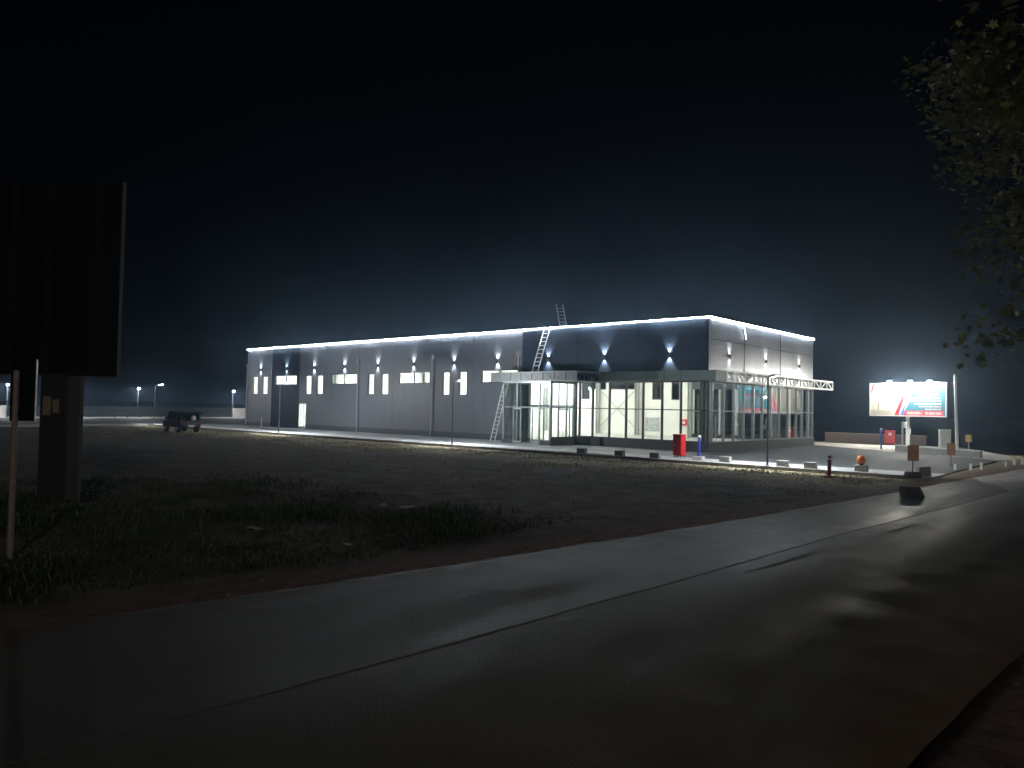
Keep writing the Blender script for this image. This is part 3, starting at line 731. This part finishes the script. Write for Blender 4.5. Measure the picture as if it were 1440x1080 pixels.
for lab, z, y, s in (('white meter box on the billboard post, the upper of two',1.42,.12,(.2,.42)),('white meter box on the billboard post, the lower of two',.98,-.16,(.24,.36))):
    t = thing('meter_box', lab, 'box', (20.72,-5.22+ (.05 if z>1.2 else -.2),z))
    MB().box(-.16,0,-s[0]/2,s[0]/2,0,s[1]).build('box', m_whitep, t, bevel=.01)
    MB().box(-.172,-.161,-s[0]/2+.03,s[0]/2-.03,.04,s[1]-.04).build('door', m_galv, t)

# cabinets, hydrants, small things
def cabinet(name, label, cat, loc, rz, w, d, h, m, feet=.1, emblem=False):
    t = thing(name, label, cat, loc, rz)
    MB().box(-d/2,d/2,-w/2,w/2,feet,h).build('body', m, t, bevel=.012)
    MB().box(-d/2-.02,d/2+.02,-w/2-.02,w/2+.02,h,h+.03).build('lid', m, t, bevel=.006)
    dr_ = MB().box(-d/2-.016,-d/2-.002,-w/2+.04,w/2-.04,feet+.05,h-.05).build('door', m, t, bevel=.004)
    MB().box(-d/2-.04,-d/2-.017,w/2-.12,w/2-.09,h*.5,h*.5+.14).build('handle', m_alu, dr_)
    if emblem: MB().box(-d/2-.024,-d/2-.0165,-.11,.11,h*.68,h*.68+.2).build('emblem', m_whitep, t)
    for sx in (-1,1):
        for sy in (-1,1): MB().box(sx*(d/2-.06)-.02,sx*(d/2-.06)+.02,sy*(w/2-.06)-.02,sy*(w/2-.06)+.02,0,feet).build('leg', m_steelpole, t)
    return t
cabinet('fire_cabinet','red fire cabinet on short legs on the kerb before the glazed corner','cabinet',(-5.9,-1.42,.03),R(-12),.55,.34,1.13,m_red)
cabinet('fire_cabinet','red fire cabinet with a white emblem in front of the low brown wall','cabinet',(22.2,-3.75,.02),R(10),.72,.4,1.12,m_red,emblem=True)
cabinet('electric_cabinet','tall pale grey electricity cabinet behind the low block wall','cabinet',(13.1,-9.3,-.0),R(30),.6,.4,1.48,m_whitep)
def hydrant(label, loc, h=1.0):
    t = thing('hydrant', label, 'hydrant', loc, 0, 'blue hydrant posts')
    MB().lathe([(.07,0),(.07,.03),(.052,.05),(.052,h-.12),(.065,h-.1),(.065,h-.06)],n=14).build('post', m_blue, t, smooth=False)
    MB().lathe([(.075,h-.06),(.09,h-.01),(.06,h+.05),(.0,h+.065)],n=14).build('cap', m_whitep, t, smooth=True)
    MB().tube((0,-.09,h-.16),(0,.09,h-.16),.028).build('outlet', m_alu, t)
hydrant('blue hydrant post on a concrete block beside the red cabinet on the kerb',(-6.55,-2.85,.2),.95)
hydrant('blue hydrant post with a white cap left of the billboard post',(15.0,-5.1,.02),1.35)
t = thing('steel_post','plain grey steel post right of the distant red cabinet','post',(14.3,-6.6,.02))
MB().lathe([(.06,0),(.06,1.88),(.03,1.9)],n=10).build('shaft', m_galv, t); MB().box(-.1,.1,-.1,.1,0,.015).build('base_plate', m_galv, t)
t = thing('steel_pole','tall thin grey pole leaning slightly right of the billboard','pole',(18.19,-9.0,-.1))
MB().lathe([(.12,0),(.1,1.5),(.08,5.25),(.02,5.28)],n=12).build('shaft', m_galv, t, smooth=False); MB().box(-.16,.16,-.16,.16,0,.12).build('base', m_concrete, t)
t.rotation_euler = (R(-1.6),R(1),0)
t = thing('yellow_meter','small yellow meter housing on a pipe by the low block wall','meter',(14.2,-10.4,0))
MB().tube((0,0,0),(0,0,.8),.035).build('pipe', m_galv, t); MB().box(-.1,.1,-.17,.17,.75,1.2).build('housing', m_yellow, t, bevel=.05)
# concrete blocks along the kerb
def block(label, loc, s=(.28,.5,.26), rz=0, m=m_concrete):
    mb = MB(); w,l,h = s
    mb.prism([(-w/2,0),(w/2,0),(w/2-.02,h),(-w/2+.02,h)],-l/2,l/2,'y')
    o = mb.build('concrete_block', m, bevel=.02); o.location = loc; o.rotation_euler=(0,0,rz)
    return tag(o, label, 'block', 'concrete blocks along the kerb')
z = .026
for lab,x,y,rz,m in (('dark concrete block on the kerb, farthest left of the row',-7.3,3.6,.1,m_concreted),('dark concrete block on the kerb, second from the left of the row',-7.3,1.2,-.1,m_concreted),
    ('dark concrete block on the kerb just left of the red cabinet',-7.35,-.9,.1,m_concreted),('pale concrete block under the front blue hydrant post',-6.7,-2.9,.2,m_concrete),
    ('concrete block on the kerb between the hydrant post and the nearest street lamp',-7.05,-4.45,.0,m_concrete),('concrete block on the kerb just right of the nearest street lamp',-7.3,-7.25,.15,m_concrete),
    ('concrete block on the kerb just left of the maroon bollard',-7.3,-8.45,-.05,m_concrete),('concrete block on the kerb under the orange lamp',-7.1,-10.45,.1,m_concrete)):
    o = block(lab,(x,y,z),rz=rz,m=m)
    if 'hydrant post' in lab and 'under' in lab: o.scale=(2.0,1,.66)
t = thing('warning_lamp','round orange warning lamp on a concrete block','lamp',(-7.1,-10.43,.287))
MB().lathe([(.1,0),(.1,.05),(.08,.06)],n=14).build('base', m_black, t); MB().lathe([(.08,.06),(.15,.1),(.17,.2),(.14,.32),(.07,.38),(0,.39)],n=16).build('dome', m_orange, t, smooth=True)
t = thing('bollard','maroon steel bollard leaning a little at the end of the kerb','bollard',(-9.3,-9.9,-.14))
MB().lathe([(.075,0),(.075,.82),(.05,.86),(0,.87)],n=14).build('shaft', m_maroon, t, smooth=False); MB().lathe([(.0765,.7),(.0765,.78)],n=14).build('band', m_whitep, t)
MB().box(-.16,.16,-.16,.16,0,.07).build('foot', m_maroon, t, bevel=.01); t.rotation_euler=(R(2),R(-2),0)
# brown sign boards
def sign_board(label, loc, zb, s, rz, base):
    t = thing('sign_board', label, 'sign', loc, rz, 'brown sign boards')
    MB().tube((0,0,0),(0,0,zb+s*.95),.025).build('post', m_steelpole, t)
    MB().box(-.045,-.028,-s*.36,s*.36,zb,zb+s).build('board', m_brown, t, bevel=.004)
    MB().box(-.027,.026,-s*.3,s*.3,zb+s*.25,zb+s*.25+.03).box(-.027,.026,-s*.3,s*.3,zb+s*.7,zb+s*.7+.03).build('clamp', m_steelpole, t)
    if base: MB().prism([(-.3,0),(.3,0),(.22,.2),(-.22,.2)],-.16,.16,'x').build('base', m_rubber, t, bevel=.02)
sign_board('brown sign board on a post with a dark rubber base at the road corner',(-7.9,-12.55,.0),.62,.6,R(40),True)
sign_board('brown sign board on a thin post before the low block wall',(.79,-12.1,0),.52,.56,R(40),False)
def rough_block(name,label,loc,poly,w,rz,m):
    mb = MB(); mb.prism(poly,-w/2,w/2,'x'); o = mb.build(name,m,bevel=.03); o.location=loc; o.rotation_euler=(0,0,rz); return tag(o,label,'block')
rough_block('concrete_wedge','dark wedge-shaped concrete block lying on the road edge',(-15.7,-14.35,.02),[(-.36,0),(.2,0),(.2,.3),(-.2,.3)],.4,R(42),m_concreted)
rough_block('concrete_lump','dark concrete lump with a pale side just behind the rubber sign base',(-7.2,-12.75,.03),[(-.25,0),(.25,0),(.22,.33),(-.2,.36)],.36,R(40),m_concreted)
# little road-edge marker posts
for lab,x,y,h in (('white marker post by the road, nearest of the row',-2.2,-12.87,.27),('white marker post by the road, second of the row',-1.3,-13.3,.27),('white marker post by the road, third of the row',-.4,-13.55,.3),
    ('white marker post by the road, fourth of the row, at the end of the yard',3.2,-13.95,.24),('white marker post by the road, second from the right frame edge',5.0,-14.05,.25),('white marker post by the road, at the right frame edge',6.1,-14.25,.29)):
    t = thing('marker_post', lab, 'marker post', (x,y,-.05), 0, 'white marker posts along the road')
    MB().prism([(-.06,0),(.06,0),(.05,h),(-.02,h+.05)],-.05,.05,'y').build('post', m_whitep, t, bevel=.008)
    MB().box(-.07,-.062,-.035,.035,h*.55,h*.8).build('reflector', m_whitep, t)
t = thing('thin_post','thin pale post on the asphalt before the left end of the building','post',(-.6,47.7,0)); MB().lathe([(.04,0),(.04,.85),(.01,.88)],n=10).build('shaft', m_galv, t); MB().box(-.09,.09,-.09,.09,0,.02).build('base_plate', m_galv, t)

# ------------------------------------------------------------------ black boxy car, tailgate up
def car():
    t = thing('parked_car','black boxy estate car parked on the dry grass with its tailgate raised','car',(-11.75,40.8,-.12),R(-3)); t.scale=(.93,.93,.95)
    m_tail = mat('tail_light', (.25,.01,.01), .3); m_hl = mat('head_light', (.6,.6,.6), .2)
    hw = .86
    body = MB(); body.prism([(-1.98,.42),(1.95,.42),(2.02,.6),(1.98,.92),(.95,1.04),(-1.98,1.0),(-2.02,.6)],-hw,hw,'x')
    body.build('body', m_black, t, bevel=.04)
    MB().box(-hw+.08,hw-.08,-1.9,.75,1.70,1.76).build('roof', m_black, t, bevel=.025)
    for s in (-1,1):
        p = MB()
        for (ya,yb) in ((.98,.72),(-.1,-.1),(-1.05,-1.05),(-1.9,-1.86)): p.bar((s*(hw-.03),ya,1.0),(s*(hw-.1),yb,1.72),.06,.09)
        p.build('pillar', m_black, t)
        for ya,yb in ((.88,-.05),(-.15,-1.0),(-1.1,-1.82)):
            g_ = MB(); g_.add([(s*(hw-.03),ya,1.03),(s*(hw-.03),yb,1.03),(s*(hw-.09),yb,1.7),(s*(hw-.09),min(ya,.74),1.7)],[(0,1,2,3)])
            g_.add([(s*(hw-.035),ya,1.03),(s*(hw-.035),yb,1.03),(s*(hw-.095),yb,1.7),(s*(hw-.095),min(ya,.74),1.7)],[(3,2,1,0)])
            g_.build('side_window', m_carglass, t)
        MB().tube((s*(hw+.02),.8,1.12),(s*(hw+.2),.8,1.16),.05).box(s*(hw+.05),s*(hw+.24),.76,.84,1.08,1.24).build('mirror', m_black, t)
        MB().box(s*(hw-.2),s*(hw-.02),2.0,2.04,.68,.86).build('headlight', m_hl, t)
        MB().box(s*(hw-.16),s*(hw+.005),-2.04,-2.0,.72,1.0).build('tail_light', m_tail, t)
        for y in (-1.28,1.28):
            w = MB().tube((s*(hw-.2),y,.34),(s*(hw+.02),y,.34),.34,n=20).build('wheel', m_rubber, t)
            MB().tube((s*(hw+.015),y,.34),(s*(hw+.03),y,.34),.2,n=14).build('rim', m_galv, w)
    MB().box(-.78,.78,-2.12,-2.0,.44,.66).build('bumper', m_black, t, bevel=.03)
    MB().box(-.8,.8,2.0,2.1,.42,.64).build('bumper', m_black, t, bevel=.03)
    MB().box(-.26,.26,-2.135,-2.122,.5,.62).build('licence_plate', m_whitep, t)
    ws = MB(); ws.add([(-hw+.1,1.0,1.03),(hw-.1,1.0,1.03),(hw-.16,.75,1.7),(-hw+.16,.75,1.7)],[(0,1,2,3)]); ws.build('windscreen', m_carglass, t)
    M = Matrix.Translation((0,-1.9,1.73)) @ Matrix.Rotation(R(10),4,'X')
    tg = MB(); tg.box(-.74,.74,-.86,-.0,-.02,.03,M=M); tg.build('tailgate', m_black, t, bevel=.015)
    MB().tube((-.7,-1.95,1.35),(-.68,-2.35,1.6),.012).tube((.7,-1.95,1.35),(.68,-2.35,1.6),.012).build('gas_strut', m_steelpole, t)
    for x in (-.4,.4):
        MB().box(x-.24,x+.24,-.5,-.36,.9,1.42).box(x-.13,x+.13,-.48,-.4,1.43,1.62).build('seat', m_rubber, t, bevel=.03)
    MB().box(-.7,.7,-1.25,-1.12,.9,1.36).build('seat', m_rubber, t, bevel=.03)
m_carglass = glass_mat('car_glass', (.35,.4,.4), .05)
car()
t = thing('white_sack','white sack in the open boot of the black car','sack',(-11.5,39.25,.83))
MB().lathe([(.13,0),(.19,.1),(.18,.28),(.1,.4),(.04,.43)],n=12).build('bag', m_whitep, t, smooth=True)

# ------------------------------------------------------------------ left foreground: advert stand seen from behind and a road sign
vd = Vector((.667,-.745,0))      # runs along the advert stand towards its right end
t = thing('advert_stand','tall dark advertising stand seen from behind on two broad posts in the grass','advert stand',(-33.35,.72,-.16),math.atan2(vd.y,vd.x))
# local x along the stand (to the right), local -y towards the road
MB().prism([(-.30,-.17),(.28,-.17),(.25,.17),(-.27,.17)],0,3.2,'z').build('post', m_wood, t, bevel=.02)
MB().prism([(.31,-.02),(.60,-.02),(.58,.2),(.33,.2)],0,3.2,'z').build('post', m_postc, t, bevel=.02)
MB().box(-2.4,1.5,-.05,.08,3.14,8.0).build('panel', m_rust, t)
fr = MB(); fr.box(1.501,1.525,-.06,.085,3.1,8.03).box(.9,1.5,-.06,.085,3.1,3.139)
fr.build('frame', m_framed, t)
rb = MB()
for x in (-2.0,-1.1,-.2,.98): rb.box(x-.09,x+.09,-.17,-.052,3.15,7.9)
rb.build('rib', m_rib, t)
tt = Matrix.Translation((-33.35,.72,-.16)) @ Matrix.Rotation(math.atan2(vd.y,vd.x),4,'Z')
for lab,x,zz,w,h in (('torn paper notice stuck on the broad dark post, the left one',-.13,2.15,.2,.46),('torn paper notice stuck on the broad dark post, the right one',.11,2.2,.16,.34)):
    o = MB().box(-w/2,w/2,-.004,0,0,h).box(-w/2,w*.2,-.007,-.0045,h*.6,h*.95).build('paper_notice', m_paper)
    o.location = tt @ Vector((x,-.178,zz)); o.rotation_euler=(0,R(2 if x<0 else -3),math.atan2(vd.y,vd.x)); tag(o,lab,'notice','paper notices on the broad post')
t = thing('road_sign','slim dark road sign on a thin post in the grass, at the left frame edge','road sign',(-36.1,-6.3,-.17),math.atan2(vd.y,vd.x)+R(12))
MB().lathe([(.045,0),(.045,2.25),(.045,3.0),(.0,3.02)],n=12).build('post', m_postred, t, smooth=False)
MB().box(-.1,.26,.05,.066,2.2,3.18).build('panel', m_rust, t)
MB().box(.261,.275,.035,.08,2.19,3.2).build('edge_strip', m_alu, t)

# litter on the field
m_lit = mat('litter_plastic', (.3,.3,.29), .5, var=.2)
for lab,x,y,s in (('pale scrap of litter on the bare soil, right of the grass',-27.75,-5.25,.16),('second pale scrap of litter lying right beside the first one',-27.5,-5.9,.2),('pale scrap of litter in the grass left of the middle',-31.8,-6.2,.13),
    ('small pale scrap of litter nearest to the road',-31.5,-8.9,.1),('pale scrap of litter far out on the field near the broad posts',-20,34,.35),('pale scrap of litter at the far edge of the grass',-25.3,.4,.16)):
    mb = MB(); rr = random.Random(x); 
    g0 = [(rr.uniform(-1,1)*s, rr.uniform(-.6,.6)*s) for _ in range(7)]
    import itertools
    nn=5
    vs=[(i/nn*s*2-s, j/nn*s-s/2+rr.uniform(-.03,.03), rr.uniform(0,.3)*s) for i in range(nn+1) for j in range(nn+1)]
    fs=[(i*(nn+1)+j,(i+1)*(nn+1)+j,(i+1)*(nn+1)+j+1,i*(nn+1)+j+1) for i in range(nn) for j in range(nn)]
    o = MB().add(vs,fs).build('litter_scrap', m_lit); o.location=(x,y,gz(x,y)+.03); o.rotation_euler=(0,0,rr.uniform(0,6)); sd=o.modifiers.new('t','SOLIDIFY'); sd.thickness=.012
    tag(o,lab,'litter','litter scraps on the field')

# ------------------------------------------------------------------ vegetation
def leaf_mat(name, c0, c1):
    m, t, b = nodes(name); L = t.links.new
    g_ = N(t,'ShaderNodeNewGeometry'); r = N(t,'ShaderNodeValToRGB')
    r.color_ramp.elements[0].color=(*c0,1); r.color_ramp.elements[1].color=(*c1,1)
    L(g_.outputs['Random Per Island'], r.inputs[0]); L(r.outputs[0], b.inputs['Base Color'])
    b.inputs['Roughness'].default_value=.5
    out = t.nodes['Material Output']; tl = N(t,'ShaderNodeBsdfTranslucent'); L(r.outputs[0], tl.inputs[0])
    mx = N(t,'ShaderNodeMixShader'); mx.inputs[0].default_value=.3; L(b.outputs[0], mx.inputs[1]); L(tl.outputs[0], mx.inputs[2]); L(mx.outputs[0], out.inputs['Surface'])
    return m
m_grass = leaf_mat('grass_blade', (.012,.03,.008), (.036,.056,.015))
m_dry = leaf_mat('dry_blade', (.15,.12,.06), (.32,.27,.15))
def blades(name, n, pick, h0, h1, m):
    r = random.Random(11); mb = MB(); c=0; tries=0
    while c < n and tries < n*30:
        tries += 1
        p = pick(r)
        if p is None: continue
        x,y,k = p; h = r.uniform(h0,h1)*k; a = r.uniform(0,6.28); w = r.uniform(.006,.014)*(1+h)
        dx,dy = math.cos(a),math.sin(a); le = r.uniform(.1,.55)*h; b = r.uniform(0,6.28)
        lx,ly = math.cos(b)*le, math.sin(b)*le; z0 = gz(x,y)-.02
        mb.add([(x-dx*w,y-dy*w,z0),(x+dx*w,y+dy*w,z0),(x+dx*w*.8+lx*.35,y+dy*w*.8+ly*.35,z0+h*.55),(x-dx*w*.8+lx*.35,y-dy*w*.8+ly*.35,z0+h*.55),(x+lx,y+ly,z0+h)],[(0,1,2,3),(3,2,4)])
        c += 1
    me = bpy.data.meshes.new(name); me.from_pydata(mb.v,[],mb.f); me.materials.append(m)
    o = bpy.data.objects.new(name,me); COL.objects.link(o); return o
def pick_grass(r):
    x = r.uniform(-41,-25.5); y = r.uniform(-10.2,6)
    d = y-interp(ROADL,x)
    k = noise.noise((x*.33,y*.33,2))+.35*noise.noise((x*1.1,y*1.1,5))
    e = sm(1.4,2.6,d)*sm(7,1,y)*sm(-25.5,-29.5,x)
    if r.random() > e*(.3+.7*sm(-.35,.3,k)): return None
    return x,y,.5+.8*sm(-.2,.6,k)
tag(blades('grass', 56000, pick_grass, .05,.22, m_grass), 'dark green rough grass in the left foreground field', 'grass', kind='stuff')
def pick_dry(r):
    x = LOTX-.05-abs(r.gauss(0,1))*6; y = r.uniform(-12,57)
    if x < -30 or y < interp(ROADL,x)+.4: return None
    k = noise.noise((x*.5,y*.5,9))+.4*noise.noise((x*1.7,y*1.7,1))
    if r.random() > sm(-.15,.4,k): return None
    return x,y,.6+.6*sm(0,.6,k)
tag(blades('dry_grass', 16000, pick_dry, .05,.16, m_dry), 'short dry straw-coloured grass along the kerb', 'grass', kind='stuff')
def pick_verge(r):
    x = r.uniform(-36,-18); y = r.uniform(-23,-18.6)
    d = interp(ROADR,x)-y
    if r.random() > sm(.1,1.2,d)*sm(-.2,.5,noise.noise((x*.6,y*.6,7))): return None
    return x,y,.8
tag(blades('verge_grass', 5000, pick_verge, .04,.14, m_dry), 'sparse dry grass on the near road verge', 'grass', kind='stuff')

def stones(name, n, pick, smin, smax, m):
    r = random.Random(23); mb = MB(); c=0
    while c < n:
        p = pick(r)
        if p is None: continue
        x,y = p; q = smin+(smax-smin)*r.random()**3; z0 = gz(x,y); k = 5; a0 = r.uniform(0,6)
        low = [(x+q*math.cos(a0+6.283*i/k)*r.uniform(.7,1.2), y+q*math.sin(a0+6.283*i/k)*r.uniform(.7,1.2), z0-.02) for i in range(k)]
        top = [(x+(a-x)*.6, y+(b_-y)*.6, z0+q*r.uniform(.45,.8)) for a,b_,_ in low]
        mb.add(low+top, [(i,(i+1)%k,k+(i+1)%k,k+i) for i in range(k)]+[tuple(range(k,2*k))]); c += 1
    me = bpy.data.meshes.new(name); me.from_pydata(mb.v,[],mb.f); me.materials.append(m)
    o = bpy.data.objects.new(name,me); COL.objects.link(o); return o
def pick_stone(r):
    if r.random()<.55: x = LOTX-.05-abs(r.gauss(0,1.6)); y = r.uniform(-12,56)
    else: x = r.uniform(-40,-8); y = r.uniform(-13,45)
    if y < interp(ROADL,x)+.15 or x > LOTX-.05: return None
    return x,y
tag(stones('rubble', 5200, pick_stone, .012, .06, mat('rubble_stone',(.11,.1,.085),.9,var=.35,scale=2)), 'loose stones and clods over the bare field and along the kerb', 'rubble', kind='stuff')
def tree(label, loc, h, cz, rad, nclus, nleaf, size, seed, m, branch=9):
    r = random.Random(seed)
    t = thing('tree', label, 'tree', loc)
    tr = MB(); p = Vector((0,0,-.2)); rr = h*.028; prev=p
    for k in range(1,7):
        q = Vector((r.uniform(-.1,.1)*k*.3, r.uniform(-.1,.1)*k*.3, cz*k/6)); tr.tube(prev,q,rr*(1-.1*(k-1)),rr*(1-.1*k),n=9); prev=q
    cl = []
    for k in range(nclus):
        while True:
            v = Vector((r.uniform(-1,1),r.uniform(-1,1),r.uniform(-1,1)))
            if v.length <= 1 and v.length > .25: break
        v = v.normalized()*(v.length**.55)
        c = Vector((v.x*rad[0],v.y*rad[0],cz+v.z*rad[1]))
        c += Vector((noise.noise(c*.3+Vector((seed,0,0))),noise.noise(c*.3+Vector((0,seed,0))),noise.noise(c*.3)))*rad[0]*.2
        if noise.noise(c*.42+Vector((seed*3,1,1))) < -.11: continue
        cl.append(c)
    for c in cl[::max(1,len(cl)//(branch*5))]:
        a = Vector((0,0,cz*r.uniform(.45,.95))); mid = a.lerp(c,.5)+Vector((0,0,r.uniform(-.2,.5)))
        tr.tube(a,mid,rr*.3,rr*.17,n=6); tr.tube(mid,c,rr*.17,rr*.05,n=5)
    tr.build('trunk', m_bark, t, smooth=True)
    v=[];f=[]
    star = [(0,-.5),(.16,-.28),(.5,-.2),(.3,.02),(.38,.32),(.12,.24),(0,.55),(-.12,.24),(-.38,.32),(-.3,.02),(-.5,-.2),(-.16,-.28)]
    for c in cl:
        cs = r.uniform(.35,.8)*rad[0]*.16
        for _ in range(int(nleaf*r.uniform(.5,1.4))):
            gg = lambda: max(-1.7,min(1.7,r.gauss(0,1)))
            p = c+Vector((gg()*cs*.95,gg()*cs*.95,gg()*cs*.55))
            M = Matrix.Rotation(r.uniform(0,6.28),3,'Z') @ Matrix.Rotation(r.gauss(0,.9)+.7,3,'X')
            s = size*r.uniform(.6,1.3); o_=len(v)
            v += [tuple(p+M @ Vector((a*s,b*s,-abs(a)*.25*s))) for a,b in star]; f.append(tuple(range(o_,o_+12)))
    me = bpy.data.meshes.new('crown'); me.from_pydata(v,[],f); me.materials.append(m)
    o = bpy.data.objects.new('crown',me); COL.objects.link(o); o.parent=t
    return t
m_leafA = leaf_mat('plane_leaf', (.13,.15,.04), (.3,.29,.115))
m_leafB = leaf_mat('dark_leaf', (.03,.05,.025), (.06,.09,.045))
tree('broad-leaved tree overhanging the right edge of the picture',(-21.5,-22.15,0),12.5,8.2,(5.5,5.8),520,130,.165,5,m_leafA)
tree('dark bushy tree beyond the white marker posts at the right frame edge',(15.5,-19.5,-.2),5,2.6,(3.2,2.4),110,60,.22,9,m_leafB)

# ------------------------------------------------------------------ air
hz = MB().box(-60,70,-45,112,-1.6,13.5)
m = bpy.data.materials.new('night_haze'); m.use_nodes=True; tt_=m.node_tree; tt_.nodes.remove(tt_.nodes['Principled BSDF'])
pv = N(tt_,'ShaderNodeVolumePrincipled'); pv.inputs['Color'].default_value=(.5,.72,1,1); pv.inputs['Density'].default_value=.0018; pv.inputs['Anisotropy'].default_value=.82
tt_.links.new(pv.outputs[0], tt_.nodes['Material Output'].inputs['Volume'])
tag(hz.build('haze', m), kind='stuff')

# ------------------------------------------------------------------ camera: level built from the photograph's vanishing points
f_, p_, r_, yaw = 1056.33, .030687, .0184855, .84426
U = Vector((r_,1,p_)).normalized(); Fw = (Vector((0,0,1))-U[2]*U).normalized(); Rt = U.cross(Fw)
if Rt.x < 0: Rt = -Rt
dr = Vector((math.cos(yaw),math.sin(yaw))); dl = Vector((-math.sin(yaw),math.cos(yaw)))
def to_world(c):
    X, Y, Z = Rt.dot(c), Fw.dot(c), U.dot(c)
    return Vector((dr.x*X+dr.y*Y, dl.x*X+dl.y*Y, Z))
ax, ay, az = to_world(Vector((1,0,0))), to_world(Vector((0,1,0))), -to_world(Vector((0,0,1)))
cd = bpy.data.cameras.new('camera'); cam = bpy.data.objects.new('camera',cd); COL.objects.link(cam)
cam.matrix_world = Matrix(((ax.x,ay.x,az.x,-39.82),(ax.y,ay.y,az.y,-20.23),(ax.z,ay.z,az.z,2.4),(0,0,0,1)))
cd.sensor_width = 36; cd.lens = f_/1440*36; cd.clip_end = 3000; cd.clip_start=.05
S.camera = cam

# ------------------------------------------------------------------ night sky and faint town glow
wd = bpy.data.worlds.new('World'); S.world = wd; wd.use_nodes = True
nt = wd.node_tree; bg = nt.nodes['Background']
sk = nt.nodes.new('ShaderNodeTexSky'); sk.sky_type='NISHITA'; sk.sun_disc=False
sk.sun_elevation=R(3); sk.sun_rotation=R(200); sk.air_density=1.0; sk.dust_density=.3; sk.ozone_density=4
nt.links.new(sk.outputs[0], bg.inputs[0]); bg.inputs[1].default_value=.00035
sd = bpy.data.lights.new('street_glow','SUN'); sd.energy=.2; sd.angle=R(3); sd.color=(1,.88,.7)  # warm sun lamp added in place of street light from behind the camera
so = bpy.data.objects.new('street_glow',sd); COL.objects.link(so)
so.rotation_euler = Vector((.4,.8,-.28)).to_track_quat('-Z','Y').to_euler()

# ------------------------------------------------------------------ render settings
S.view_settings.view_transform='Standard'; S.view_settings.look='None'; S.view_settings.exposure=.9; S.view_settings.gamma=1
S.view_settings.use_curve_mapping=False
c = S.cycles
c.use_denoising=True; c.max_bounces=8; c.diffuse_bounces=4; c.glossy_bounces=4; c.transmission_bounces=6; c.transparent_max_bounces=24; c.volume_bounces=0
c.sample_clamp_indirect=4; c.use_light_tree=True
c.volume_step_rate=4
